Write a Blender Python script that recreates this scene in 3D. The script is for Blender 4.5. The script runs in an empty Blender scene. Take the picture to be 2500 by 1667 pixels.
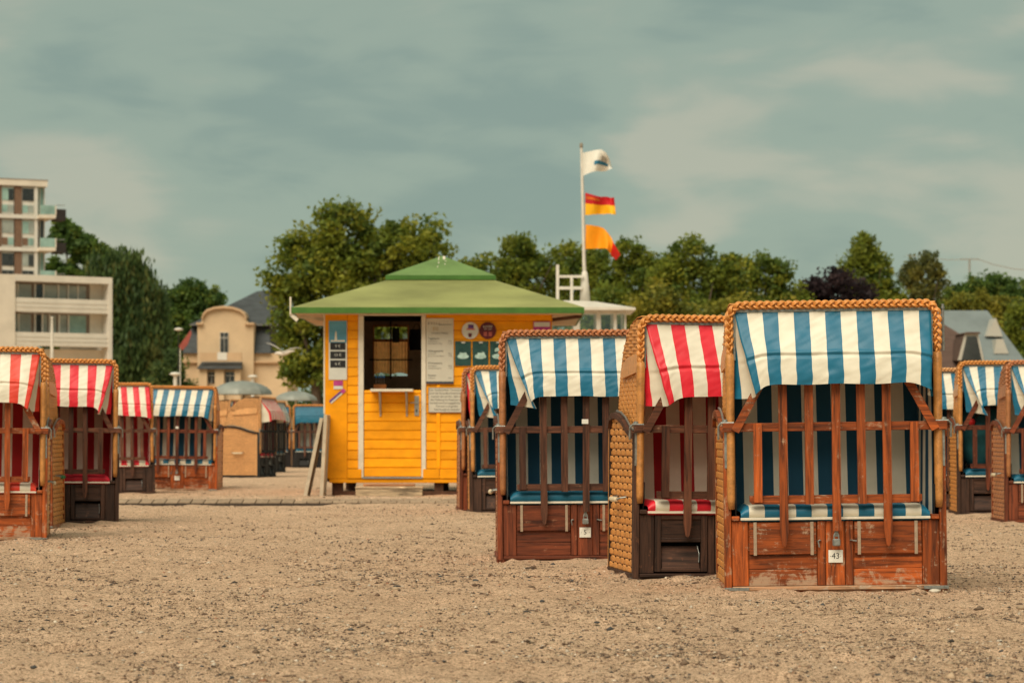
import bpy, bmesh, math, random
import numpy as np
from mathutils import Vector, Matrix, noise as mnoise

R = math.radians
scene = bpy.context.scene
COL = scene.collection
random.seed(7)

# ------------------------------------------------------------------ camera
FPX = 5903.0            # focal length in photo pixels (85 mm on a 36 mm wide sensor)
HORIZON = 1054.0
CAM_H = 0.9
cam_data = bpy.data.cameras.new('camera')
cam_data.lens = 85.0
cam_data.sensor_width = 36.0
cam_data.shift_y = (HORIZON - 833.5) / 2500.0
cam_data.clip_end = 3000.0
cam_data.dof.use_dof = True
cam_data.dof.focus_distance = 13.9
cam_data.dof.aperture_fstop = 5.0
cam = bpy.data.objects.new('camera', cam_data)
cam.location = (0, 0, CAM_H)
cam.rotation_euler = (R(90), 0, 0)
COL.objects.link(cam)
scene.camera = cam

# ------------------------------------------------------------------ exposure
scene.view_settings.view_transform = 'Standard'
scene.view_settings.look = 'None'
scene.view_settings.gamma = 1.0
scene.view_settings.use_curve_mapping = False
scene.view_settings.exposure = 1.3

# ------------------------------------------------------------------ overcast sky
SUN_EL, SUN_AZ = 50.0, 203.0       # soft light from behind the camera, a little to the left
world = bpy.data.worlds.new('World')
scene.world = world
world.use_nodes = True
nt = world.node_tree
nt.nodes.clear()
w_out = nt.nodes.new('ShaderNodeOutputWorld')
w_bg = nt.nodes.new('ShaderNodeBackground')
w_bg.inputs['Strength'].default_value = 0.1
w_sky = nt.nodes.new('ShaderNodeTexSky')
w_sky.sky_type = 'NISHITA'
w_sky.sun_disc = False
w_sky.sun_elevation = R(SUN_EL)
w_sky.sun_rotation = R(SUN_AZ)
w_tc = nt.nodes.new('ShaderNodeTexCoord')
w_map = nt.nodes.new('ShaderNodeMapping')
w_map.inputs['Scale'].default_value = (1.0, 1.0, 2.5)
w_map.inputs['Location'].default_value = (5.1, 0.4, 2.3)
w_n1 = nt.nodes.new('ShaderNodeTexNoise')
w_n1.inputs['Scale'].default_value = 7.5
w_n1.inputs['Detail'].default_value = 3.0
w_n1.inputs['Roughness'].default_value = 0.5
w_n1.inputs['Distortion'].default_value = 0.25
w_rmp = nt.nodes.new('ShaderNodeValToRGB')
w_rmp.color_ramp.interpolation = 'EASE'
e = w_rmp.color_ramp.elements
e[0].position = 0.36; e[0].color = (0.94, 1.26, 1.04, 1)
e[1].position = 0.66; e[1].color = (1.70, 1.75, 1.33, 1)
em = w_rmp.color_ramp.elements.new(0.50); em.color = (1.20, 1.50, 1.18, 1)
w_mix = nt.nodes.new('ShaderNodeMixRGB')
w_mix.inputs['Fac'].default_value = 0.96
nt.links.new(w_tc.outputs['Generated'], w_map.inputs['Vector'])
nt.links.new(w_map.outputs['Vector'], w_n1.inputs['Vector'])
w_n2 = nt.nodes.new('ShaderNodeTexNoise')
w_n2.inputs['Scale'].default_value = 13.0
w_n2.inputs['Roughness'].default_value = 0.58
w_n2.inputs['Distortion'].default_value = 0.5
w_n2.inputs['Detail'].default_value = 6.0
w_mad = nt.nodes.new('ShaderNodeMath'); w_mad.operation = 'MULTIPLY_ADD'
w_mad.inputs[1].default_value = 0.32; w_mad.inputs[2].default_value = -0.15
w_add = nt.nodes.new('ShaderNodeMath'); w_add.operation = 'ADD'
w_map2 = nt.nodes.new('ShaderNodeMapping')
w_map2.inputs['Scale'].default_value = (1.0, 1.0, 3.6)
nt.links.new(w_tc.outputs['Generated'], w_map2.inputs['Vector'])
nt.links.new(w_map2.outputs['Vector'], w_n2.inputs['Vector'])
nt.links.new(w_n2.outputs['Fac'], w_mad.inputs[0])
nt.links.new(w_n1.outputs['Fac'], w_add.inputs[0]); nt.links.new(w_mad.outputs[0], w_add.inputs[1])
nt.links.new(w_add.outputs[0], w_rmp.inputs['Fac'])
nt.links.new(w_sky.outputs['Color'], w_mix.inputs['Color1'])
nt.links.new(w_rmp.outputs['Color'], w_mix.inputs['Color2'])
nt.links.new(w_mix.outputs['Color'], w_bg.inputs['Color'])
nt.links.new(w_bg.outputs['Background'], w_out.inputs['Surface'])

sun_data = bpy.data.lights.new('sun', 'SUN')
sun_data.energy = 1.5
sun_data.angle = R(45)
sun_data.color = (1.0, 0.87, 0.69)
sun = bpy.data.objects.new('sun', sun_data)
COL.objects.link(sun)
_az = R(SUN_AZ)
_d = Vector((math.sin(_az) * math.cos(R(SUN_EL)), math.cos(_az) * math.cos(R(SUN_EL)), math.sin(R(SUN_EL))))
sun.rotation_euler = _d.to_track_quat('Z', 'Y').to_euler()
sun.location = (0, 0, 30)


# ------------------------------------------------------------------ helpers
def at(px, py, Y):
    """photo pixel -> point at depth Y"""
    return Vector(((px - 1250.0) / FPX * Y, Y, CAM_H + (HORIZON - py) / FPX * Y))


def depth(s):
    return FPX / s


class MB:
    """collects shapes of ONE part, build() links them as one mesh object"""
    def __init__(self):
        self.v, self.f, self.uv, self.has_uv, self.smooth = [], [], [], False, False

    def add(self, verts, faces, uvs=None):
        o = len(self.v)
        self.v.extend([tuple(p) for p in verts])
        self.f.extend([tuple(i + o for i in fc) for fc in faces])
        if uvs is None:
            self.uv.extend([(0.0, 0.0)] * len(verts))
        else:
            self.uv.extend(uvs); self.has_uv = True
        return self

    def box(self, x0, x1, y0, y1, z0, z1, c=0.0):
        if c <= 0:
            vs = [(x0, y0, z0), (x1, y0, z0), (x1, y1, z0), (x0, y1, z0), (x0, y0, z1), (x1, y0, z1), (x1, y1, z1), (x0, y1, z1)]
            return self.add(vs, [(3, 2, 1, 0), (4, 5, 6, 7), (0, 1, 5, 4), (1, 2, 6, 5), (2, 3, 7, 6), (3, 0, 4, 7)])
        bm = bmesh.new()
        bmesh.ops.create_cube(bm, size=1.0)
        for v in bm.verts:
            v.co = Vector(((x0 + x1) / 2 + v.co.x * (x1 - x0), (y0 + y1) / 2 + v.co.y * (y1 - y0), (z0 + z1) / 2 + v.co.z * (z1 - z0)))
        bmesh.ops.bevel(bm, geom=list(bm.edges), offset=c, segments=1, affect='EDGES')
        bm.verts.index_update()
        self.add([v.co[:] for v in bm.verts], [[v.index for v in f.verts] for f in bm.faces])
        bm.free()
        return self

    def bar(self, p, q, w, t, up=(0, 0, 1), c=0.0):
        """rectangular bar from p to q: w across (in plane of up), t the other way"""
        p, q = Vector(p), Vector(q)
        d = (q - p); L = d.length; d.normalize()
        n = d.cross(Vector(up)); 
        if n.length < 1e-4: n = d.cross(Vector((1, 0, 0)))
        n.normalize(); u = n.cross(d).normalized()
        m = MB().box(-w / 2, w / 2, -t / 2, t / 2, 0, L, c)
        self.add([p + u * a + n * b + d * cc for a, b, cc in m.v], m.f)
        return self

    def tube(self, pts, rad, n=8, caps=True):
        pts = [Vector(p) for p in pts]
        rr = rad if isinstance(rad, (list, tuple)) else [rad] * len(pts)
        vs, fs = [], []
        prev = None
        for i, p in enumerate(pts):
            a = pts[max(i - 1, 0)]; b = pts[min(i + 1, len(pts) - 1)]
            d = (b - a).normalized()
            if prev is None:
                x = d.orthogonal().normalized()
            else:
                x = (prev - d * prev.dot(d))
                x = x.normalized() if x.length > 1e-6 else d.orthogonal().normalized()
            prev = x
            y = d.cross(x)
            for k in range(n):
                an = 2 * math.pi * k / n
                vs.append(p + (x * math.cos(an) + y * math.sin(an)) * rr[i])
        for i in range(len(pts) - 1):
            for k in range(n):
                k2 = (k + 1) % n
                fs.append((i * n + k, i * n + k2, (i + 1) * n + k2, (i + 1) * n + k))
        if caps:
            fs.append(tuple(range(n - 1, -1, -1)))
            fs.append(tuple(range((len(pts) - 1) * n, len(pts) * n)))
        return self.add(vs, fs)

    def lathe(self, prof, c=(0, 0, 0), n=24):
        vs, fs = [], []
        for r, z in prof:
            for k in range(n):
                a = 2 * math.pi * k / n
                vs.append((c[0] + r * math.cos(a), c[1] + r * math.sin(a), c[2] + z))
        for i in range(len(prof) - 1):
            for k in range(n):
                k2 = (k + 1) % n
                fs.append((i * n + k, i * n + k2, (i + 1) * n + k2, (i + 1) * n + k))
        fs.append(tuple(range(n - 1, -1, -1))); fs.append(tuple(range((len(prof) - 1) * n, len(prof) * n)))
        return self.add(vs, fs)

    def prism(self, poly, t0, t1, axis='y'):
        """extrude polygon: axis y -> poly is (x,z); axis x -> poly is (y,z); axis z -> (x,y)"""
        n = len(poly)
        def mk(a, b, t):
            return (a, t, b) if axis == 'y' else ((t, a, b) if axis == 'x' else (a, b, t))
        vs = [mk(a, b, t0) for a, b in poly] + [mk(a, b, t1) for a, b in poly]
        fs = [tuple(range(n)), tuple(range(2 * n - 1, n - 1, -1))]
        for i in range(n):
            j = (i + 1) % n
            fs.append((j, i, i + n, j + n))
        return self.add(vs, fs)

    def grid(self, fn, nu, nv, closed_u=False):
        vs, uvs, fs = [], [], []
        for j in range(nv + 1):
            for i in range(nu + 1):
                p, uv = fn(i / nu, j / nv)
                vs.append(p); uvs.append(uv)
        for j in range(nv):
            for i in range(nu):
                a = j * (nu + 1) + i
                fs.append((a, a + 1, a + nu + 2, a + nu + 1))
        return self.add(vs, fs, uvs)

    def mesh(self, name, m):
        me = bpy.data.meshes.new(name)
        me.from_pydata(self.v, [], self.f)
        if self.has_uv:
            l = me.uv_layers.new(name='UVMap')
            vi = np.zeros(len(me.loops), dtype=np.int32); me.loops.foreach_get('vertex_index', vi)
            l.data.foreach_set('uv', np.array(self.uv, dtype=np.float32)[vi].ravel())
        if self.smooth:
            me.polygons.foreach_set('use_smooth', [True] * len(me.polygons))
        bm = bmesh.new(); bm.from_mesh(me)
        bmesh.ops.recalc_face_normals(bm, faces=bm.faces)
        bm.to_mesh(me); bm.free()
        me.materials.append(m)
        me.update()
        return me

    def build(self, name, m, parent=None, kind=None, label=None):
        return put(self.mesh(name, m), name, parent, kind, label)


def put(me, name, parent=None, kind=None, label=None):
    o = bpy.data.objects.new(name, me)
    COL.objects.link(o)
    if parent is not None: o.parent = parent
    if kind: o['kind'] = kind
    if label: o['label'] = label
    return o


def thing(name, label, cat, loc=(0, 0, 0), rz=0.0, group=None, roll=0.0):
    o = bpy.data.objects.new(name, None)
    o.empty_display_size = 0.2
    COL.objects.link(o)
    o.location = loc
    o.rotation_euler = (0, R(roll), R(rz))
    return tag(o, label, cat, group)


def tag(o, label, cat, group=None):
    o['label'] = label; o['category'] = cat
    if group: o['group'] = group
    return o


_cache = {}
def shared(key, m, fn):
    k = (key, m.name)
    if k not in _cache:
        _cache[k] = fn().mesh(key.split('|')[0], m)
    return _cache[k]


# ------------------------------------------------------------------ materials
def nodes(name):
    m = bpy.data.materials.new(name)
    m.use_nodes = True
    t = m.node_tree
    b = t.nodes['Principled BSDF']
    return m, t, b


def coords(t, stretch=(1, 1, 1), rnd=True):
    tc = t.nodes.new('ShaderNodeTexCoord')
    mp = t.nodes.new('ShaderNodeMapping')
    mp.inputs['Scale'].default_value = stretch
    t.links.new(tc.outputs['Object'], mp.inputs['Vector'])
    if rnd:
        oi = t.nodes.new('ShaderNodeObjectInfo')
        mul = t.nodes.new('ShaderNodeMath'); mul.operation = 'MULTIPLY'; mul.inputs[1].default_value = 37.0
        t.links.new(oi.outputs['Random'], mul.inputs[0])
        t.links.new(mul.outputs[0], mp.inputs['Location'])
    return mp.outputs['Vector']


def noise(t, vec, scale, detail=5, rough=0.55, dist=0.0):
    n = t.nodes.new('ShaderNodeTexNoise')
    n.inputs['Scale'].default_value = scale
    n.inputs['Detail'].default_value = detail
    n.inputs['Roughness'].default_value = rough
    n.inputs['Distortion'].default_value = dist
    t.links.new(vec, n.inputs['Vector'])
    return n.outputs['Fac']


def ramp(t, fac, stops):
    r = t.nodes.new('ShaderNodeValToRGB')
    el = r.color_ramp.elements
    while len(el) > 1: el.remove(el[-1])
    el[0].position = stops[0][0]; el[0].color = (*stops[0][1], 1)
    for p, c in stops[1:]:
        x = el.new(p); x.color = (*c, 1)
    t.links.new(fac, r.inputs['Fac'])
    return r.outputs['Color']


def mixc(t, fac, a, b, mode='MIX'):
    m = t.nodes.new('ShaderNodeMixRGB'); m.blend_type = mode
    for s, x in (('Fac', fac), ('Color1', a), ('Color2', b)):
        if isinstance(x, (int, float)): m.inputs[s].default_value = x
        elif isinstance(x, tuple): m.inputs[s].default_value = (*x, 1)
        else: t.links.new(x, m.inputs[s])
    return m.outputs['Color']


def math_(t, op, a, b=0.0):
    m = t.nodes.new('ShaderNodeMath'); m.operation = op
    for i, x in enumerate((a, b)):
        if isinstance(x, (int, float)): m.inputs[i].default_value = x
        else: t.links.new(x, m.inputs[i])
    return m.outputs[0]


def bump(t, b, h, strength, dist=0.01):
    n = t.nodes.new('ShaderNodeBump')
    n.inputs['Strength'].default_value = strength
    n.inputs['Distance'].default_value = dist
    t.links.new(h, n.inputs['Height'])
    t.links.new(n.outputs['Normal'], b.inputs['Normal'])


def plain(name, c, rough=0.7, var=0.25, scale=6.0, stretch=(1, 1, 1), bmp=0.15, metal=0.0, spec=0.3, objvar=0.0):
    m, t, b = nodes(name)
    v = coords(t, stretch)
    f = noise(t, v, scale, 6, 0.6)
    lo = tuple(x * (1 - var) for x in c); hi = tuple(min(1, x * (1 + var)) for x in c)
    cc = ramp(t, f, [(0.3, lo), (0.7, hi)])
    if objvar:
        oi = t.nodes.new('ShaderNodeObjectInfo')
        k = math_(t, 'ADD', math_(t, 'MULTIPLY', oi.outputs['Random'], objvar), 1 - objvar / 2)
        cc = mixc(t, 1.0, cc, k, 'MULTIPLY')
    t.links.new(cc, b.inputs['Base Color'])
    b.inputs['Roughness'].default_value = rough
    b.inputs['Metallic'].default_value = metal
    b.inputs['Specular IOR Level'].default_value = spec
    if bmp: bump(t, b, f, bmp)
    return m


def wood(name, c, axis, worn=(0.45, 0.36, 0.27), wear=0.25, rough=0.6, low_wear=0.0):
    """stained timber: grain along axis, knots, paler worn patches"""
    m, t, b = nodes(name)
    st = [14.0, 14.0, 14.0]; st['xyz'.index(axis)] = 0.9
    v = coords(t, tuple(st))
    g = noise(t, v, 3.0, 8, 0.65, 0.6)
    st2 = [40.0, 40.0, 40.0]; st2['xyz'.index(axis)] = 1.6
    v2 = coords(t, tuple(st2))
    g2 = noise(t, v2, 4.0, 4, 0.6)
    base = ramp(t, g, [(0.36, tuple(x * 0.32 for x in c)), (0.50, c), (0.64, tuple(min(1, x * 1.6) for x in c))])
    base = mixc(t, 0.35, base, ramp(t, g2, [(0.3, (0.35, 0.35, 0.35)), (0.7, (1.25, 1.25, 1.25))]), 'MULTIPLY')
    oi = t.nodes.new('ShaderNodeObjectInfo')
    k = math_(t, 'ADD', math_(t, 'MULTIPLY', oi.outputs['Random'], 0.62), 0.62)
    base = mixc(t, 1.0, base, k, 'MULTIPLY')
    v3 = coords(t, (1, 1, 1))
    w = noise(t, v3, 9.0, 9, 0.75, 0.8)
    st4 = [60.0, 60.0, 60.0]; st4['xyz'.index(axis)] = 5.0
    w2 = noise(t, coords(t, tuple(st4)), 1.5, 5, 0.7)
    wf = math_(t, 'ADD', math_(t, 'MULTIPLY', w, 0.7), math_(t, 'MULTIPLY', w2, 0.3))
    thr = 0.66 - wear * 0.25
    if low_wear:
        tc = t.nodes.new('ShaderNodeTexCoord'); sx = t.nodes.new('ShaderNodeSeparateXYZ')
        t.links.new(tc.outputs['Object'], sx.inputs[0])
        z = t.nodes.new('ShaderNodeMapRange')
        t.links.new(sx.outputs['Z'], z.inputs['Value'])
        z.inputs['From Min'].default_value = 0.05; z.inputs['From Max'].default_value = 0.16
        z.inputs['To Min'].default_value = low_wear; z.inputs['To Max'].default_value = 0.0
        wf = math_(t, 'ADD', wf, z.outputs['Result'])
    wm = ramp(t, wf, [(thr - 0.02, (0, 0, 0)), (thr + 0.06, (0.85, 0.85, 0.85))])
    base = mixc(t, wm, base, worn)
    t.links.new(base, b.inputs['Base Color'])
    b.inputs['Roughness'].default_value = rough
    b.inputs['Specular IOR Level'].default_value = 0.35
    bump(t, b, g2, 0.25, 0.004)
    return m


def stripes(name, c, white=(0.80, 0.72, 0.56), w=0.087, rough=0.42, trans=0.0, phase=0.5):
    """woven-in stripes along UV u (metres)"""
    m, t, b = nodes(name)
    uv = t.nodes.new('ShaderNodeUVMap')
    s = t.nodes.new('ShaderNodeSeparateXYZ')
    t.links.new(uv.outputs['UV'], s.inputs[0])
    f = math_(t, 'FRACT', math_(t, 'ADD', math_(t, 'DIVIDE', s.outputs['X'], 2 * w), 0.25 + phase + 20))
    f = math_(t, 'LESS_THAN', f, 0.5)
    v = coords(t, (1, 1, 1))
    n = noise(t, v, 5.0, 6, 0.6)
    n2 = noise(t, v, 45.0, 6, 0.7)
    dirt = ramp(t, n, [(0.25, (0.84, 0.83, 0.80)), (0.65, (1.03, 1.03, 1.03))])
    spk = ramp(t, n2, [(0.25, (0.80, 0.78, 0.74)), (0.36, (1, 1, 1))])
    cc = mixc(t, f, c, white)
    cc = mixc(t, 0.8, cc, dirt, 'MULTIPLY'); cc = mixc(t, 0.5, cc, spk, 'MULTIPLY')
    t.links.new(cc, b.inputs['Base Color'])
    b.inputs['Roughness'].default_value = rough
    b.inputs['Specular IOR Level'].default_value = 0.4
    bump(t, b, noise(t, v, 14.0, 4, 0.5), 0.06, 0.01)
    return m


def leaf_mat(name):
    m, t, b = nodes(name)
    a = t.nodes.new('ShaderNodeAttribute'); a.attribute_name = 'tint'
    t.links.new(a.outputs['Color'], b.inputs['Base Color'])
    b.inputs['Roughness'].default_value = 0.55
    b.inputs['Specular IOR Level'].default_value = 0.25
    tr = t.nodes.new('ShaderNodeBsdfTranslucent')
    t.links.new(a.outputs['Color'], tr.inputs['Color'])
    mx = t.nodes.new('ShaderNodeMixShader'); mx.inputs[0].default_value = 0.5
    out = t.nodes['Material Output']
    t.links.new(b.outputs[0], mx.inputs[1]); t.links.new(tr.outputs[0], mx.inputs[2])
    t.links.new(mx.outputs[0], out.inputs['Surface'])
    return m


def glass_mat(name, c, rough=0.12):
    m, t, b = nodes(name)
    v = coords(t, (1, 1, 1))
    cc = ramp(t, noise(t, v, 0.9, 3), [(0.35, tuple(x * 0.6 for x in c)), (0.65, tuple(min(1, x * 1.4) for x in c))])
    t.links.new(cc, b.inputs['Base Color'])
    b.inputs['Roughness'].default_value = rough
    b.inputs['Specular IOR Level'].default_value = 0.8
    return m


def text_mesh(body, size, m, name='lettering', align='CENTER', ext=0.0):
    cu = bpy.data.curves.new('t', 'FONT')
    cu.body = body; cu.size = size; cu.align_x = align; cu.align_y = 'CENTER'
    cu.resolution_u = 2; cu.extrude = ext
    o = bpy.data.objects.new('t', cu)
    COL.objects.link(o)
    dg = bpy.context.evaluated_depsgraph_get()
    me = bpy.data.meshes.new_from_object(o.evaluated_get(dg))
    bpy.data.objects.remove(o); bpy.data.curves.remove(cu)
    me.name = name
    me.materials.clear(); me.materials.append(m)
    return me


def lettering(parent, body, size, x, y, z, m, align='CENTER', name='lettering'):
    o = put(text_mesh(body, size, m, name, align), name, parent)
    o.location = (x, y, z); o.rotation_euler = (R(90), 0, 0)
    return o

# ------------------------------------------------------------------ sand
_rng = np.random.default_rng(11)
_tab = _rng.random((256, 256))
def vnoise(x, y):
    xi = np.floor(x).astype(int); yi = np.floor(y).astype(int)
    fx = x - xi; fy = y - yi
    fx = fx * fx * (3 - 2 * fx); fy = fy * fy * (3 - 2 * fy)
    a = _tab[xi % 256, yi % 256]; b = _tab[(xi + 1) % 256, yi % 256]
    c = _tab[xi % 256, (yi + 1) % 256]; d = _tab[(xi + 1) % 256, (yi + 1) % 256]
    return (a * (1 - fx) + b * fx) * (1 - fy) + (c * (1 - fx) + d * fx) * fy

PAVE_Y = 30.0
# chair footprints (x, y of the front middle, turn) that the sand banks up against, and dents left by feet
BANKS = [(1.8023, 13.48, -1.2), (1.345, 14.906, 8.5), (0.5157, 17.01, 1.6), (-4.50, 20.1, 8.6), (-4.49, 23.7, 11.0)]
_dg = np.random.default_rng(3)
DENTS = [(_dg.uniform(-4.5, 4.5), 8.6 + 17 * _dg.random() ** 1.3, _dg.uniform(0.05, 0.09), _dg.uniform(0.11, 0.17), _dg.uniform(-0.9, 0.9), _dg.uniform(0.008, 0.020)) for _ in range(200)]
def banks_dents(x, y):
    z = np.zeros_like(x)
    for (cx, cy, a) in BANKS:
        c, s = math.cos(R(a)), math.sin(R(a))
        dx, dy = x - cx, y - cy
        lx = dx * c + dy * s; ly = -dx * s + dy * c
        ox = np.maximum(np.abs(lx) - 0.60, 0); oy = np.maximum(np.maximum(-0.035 - ly, ly - 0.84), 0)
        d = np.hypot(ox, oy); out = d > 0
        z += np.where(out, 0.030 * np.exp(-(d / 0.11) ** 2) * np.clip(vnoise(lx * 4.1 + cx * 9, ly * 4.1) * 1.6 - 0.3, 0, 1), -0.02)  * np.where(d < 0.5, 1, 0)
    for (cx, cy, rx, ry, a, dp) in DENTS:
        m = (np.abs(x - cx) < 0.4) & (np.abs(y - cy) < 0.4)
        if not m.any(): continue
        dx, dy = x[m] - cx, y[m] - cy
        c, s = math.cos(a), math.sin(a)
        q = np.hypot((dx * c + dy * s) / rx, (-dx * s + dy * c) / ry)
        z[m] += -dp * np.exp(-q ** 4) + dp * 0.55 * np.exp(-((q - 1.45) / 0.35) ** 2)
    return z
def ground_z(x, y):
    x = np.asarray(x, float); y = np.asarray(y, float)
    near = np.clip((60 - y) / 20, 0, 1)
    z = (vnoise(x * 0.7 + 9, y * 0.5 + 3) - 0.5) * 0.035
    z = z + (vnoise(x * 2.3 + 40, y * 1.9) - 0.5) * 0.028
    z = z + (vnoise(x * 6.1, y * 4.6 + 70) - 0.5) * 0.030
    z = z + (vnoise(x * 15, y * 12 + 30) - 0.5) * 0.018
    z = z * near - 0.02 * (1 - near)
    if z.size > 1: z = z + banks_dents(x, y)
    # flat bed below the paving strip, a little swell of sand behind it
    inx = np.clip((x + 5.2) / 0.4, 0, 1) * np.clip((0.2 - x) / 0.5, 0, 1)
    bed = np.clip((y - PAVE_Y + 0.12) / 0.1, 0, 1) * np.clip((PAVE_Y + 0.36 - y) / 0.08, 0, 1)
    z = z * (1 - 0.8 * inx * bed) - 0.015 * inx * bed
    sw = np.clip((y - PAVE_Y - 0.34) / 0.06, 0, 1) * np.clip((33.2 - y) / 2.2, 0, 1)
    z = z + 0.062 * sw * np.clip((x + 6.5) / 1.5, 0, 1) * np.clip((0.9 - x) / 1.0, 0, 1)
    return z

def gz(x, y): return float(ground_z(np.array([x]), np.array([y]))[0])

def sand_material():
    m, t, b = nodes('sand')
    v = coords(t, (1, 1, 1), rnd=False)
    big = noise(t, v, 0.9, 5, 0.6)
    mid = noise(t, v, 9.0, 7, 0.7)
    fine = noise(t, v, 150.0, 3, 0.7)
    fine2 = noise(t, v, 55.0, 5, 0.75)
    c = ramp(t, big, [(0.3, (0.80, 0.55, 0.37)), (0.7, (0.92, 0.655, 0.455))])
    c = mixc(t, 0.6, c, ramp(t, mid, [(0.32, (0.55, 0.52, 0.49)), (0.58, (1.08, 1.06, 1.03))]), 'MULTIPLY')
    c = mixc(t, 0.9, c, ramp(t, fine, [(0.36, (0.26, 0.22, 0.19)), (0.49, (0.95, 0.95, 0.95)), (0.62, (1.06, 1.06, 1.06)), (0.72, (1.45, 1.42, 1.38))]), 'MULTIPLY')
    c = mixc(t, 0.85, c, ramp(t, fine2, [(0.38, (0.30, 0.24, 0.20)), (0.51, (1, 1, 1))]), 'MULTIPLY')  # dark specks: grit, plus small shadows of sand lumps put into the colour
    t.links.new(c, b.inputs['Base Color'])
    b.inputs['Roughness'].default_value = 0.95
    b.inputs['Specular IOR Level'].default_value = 0.1
    h = math_(t, 'ADD', math_(t, 'MULTIPLY', fine2, 1.0), math_(t, 'MULTIPLY', fine, 0.5))
    bump(t, b, h, 0.9, 0.02)
    return m

M_SAND = sand_material()
ys = [-30, -10, 0, 3, 5, 6]
y = 6.4
while y < 60:
    ys.append(y); y += 0.03 + max(0, (y - 9)) * 0.0065
ys += [65, 75, 90, 120, 160, 220, 320, 500, 800, 1300]
xs = [-900, -400, -180, -90, -50, -30, -20, -15, -12]
x = -10.0
while x < 10.01:
    xs.append(x); x += 0.05 if abs(x) < 4.6 else 0.1
xs += [12, 15, 20, 30, 50, 90, 180, 400, 900]
X, Y = np.meshgrid(np.array(xs), np.array(ys))
Z = ground_z(X, Y)
nx, ny = len(xs), len(ys)
vs = np.stack([X, Y, Z], -1).reshape(-1, 3)
idx = np.arange(nx * ny).reshape(ny, nx)
fs = np.stack([idx[:-1, :-1], idx[:-1, 1:], idx[1:, 1:], idx[1:, :-1]], -1).reshape(-1, 4)


def np_mesh(name, v, f, m, tint=None, smooth=False):
    me = bpy.data.meshes.new(name)
    k = f.shape[1]
    me.vertices.add(len(v)); me.vertices.foreach_set('co', v.astype(np.float32).ravel())
    me.loops.add(f.size); me.loops.foreach_set('vertex_index', f.astype(np.int32).ravel())
    me.polygons.add(len(f)); me.polygons.foreach_set('loop_start', np.arange(0, f.size, k, dtype=np.int32))
    me.polygons.foreach_set('loop_total', np.full(len(f), k, dtype=np.int32))
    if smooth: me.polygons.foreach_set('use_smooth', np.ones(len(f), dtype=bool))
    if tint is not None:
        a = me.attributes.new('tint', 'FLOAT_COLOR', 'POINT')
        a.data.foreach_set('color', np.concatenate([tint, np.ones((len(tint), 1))], 1).astype(np.float32).ravel())
    me.materials.append(m)
    me.update(calc_edges=True)
    return me

put(np_mesh('beach_sand', vs, fs, M_SAND, smooth=True), 'beach_sand', kind='structure')

# pebbles, shell grit and bits of wood strewn over the sand: nobody could count them
def pebbles(n, y0, y1, rmin, rmed, sig, seed, power=1.6, emb=0.05, pw=None):
    g = np.random.default_rng(seed)
    u = g.random(n)
    a = 1 - power
    yy = (y0 ** a + u * (y1 ** a - y0 ** a)) ** (1 / a)
    xx = (g.random(n) * 2 - 1) * (yy * 0.235 + 0.6)
    # clumped: keep more where a patch noise is high
    pn = vnoise(xx * 1.7 + 5, yy * 1.2 + 90) * 0.6 + vnoise(xx * 5.5, yy * 3.5) * 0.4
    keep = g.random(n) < np.clip((pn - 0.22) * 1.9, 0.12, 1)
    xx, yy = xx[keep], yy[keep]; n = len(xx)
    r = np.maximum(rmin, rmed * np.exp(g.normal(0, sig, n)))
    r = np.minimum(r, rmed * 3.6)
    base = np.array([(1, 0, 0), (0, 1, 0), (-1, 0, 0), (0, -1, 0), (0, 0, 1), (0, 0, -1)], float)
    tri = np.array([(0, 1, 4), (1, 2, 4), (2, 3, 4), (3, 0, 4), (1, 0, 5), (2, 1, 5), (3, 2, 5), (0, 3, 5)])
    an = g.random(n) * 6.283
    ex = g.uniform(0.9, 1.9, n); fl = g.uniform(0.45, 0.95, n)
    V = base[None] * (1 + g.uniform(-0.28, 0.28, (n, 6, 1)))
    px_ = V[..., 0] * r[:, None] * ex[:, None]; py_ = V[..., 1] * r[:, None]; pz_ = V[..., 2] * r[:, None] * fl[:, None]
    ca, sa = np.cos(an)[:, None], np.sin(an)[:, None]
    wx = xx[:, None] + px_ * ca - py_ * sa; wy = yy[:, None] + px_ * sa + py_ * ca
    wz = ground_z(xx, yy)[:, None] + pz_ + r[:, None] * fl[:, None] * emb
    v = np.stack([wx, wy, wz], -1).reshape(-1, 3)
    f = (tri[None] + (np.arange(n) * 6)[:, None, None]).reshape(-1, 3)
    pal = np.array([(0.05, 0.045, 0.04), (0.10, 0.065, 0.045), (0.16, 0.10, 0.065), (0.075, 0.075, 0.075), (0.22, 0.15, 0.10), (0.55, 0.47, 0.37), (0.34, 0.16, 0.09), (0.40, 0.29, 0.19)])
    pi = g.choice(len(pal), n, p=pw or [0.14, 0.24, 0.24, 0.06, 0.14, 0.08, 0.02, 0.08])
    c = pal[pi] * g.uniform(0.7, 1.25, (n, 1))
    return v, f, np.repeat(c, 6, 0)

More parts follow.
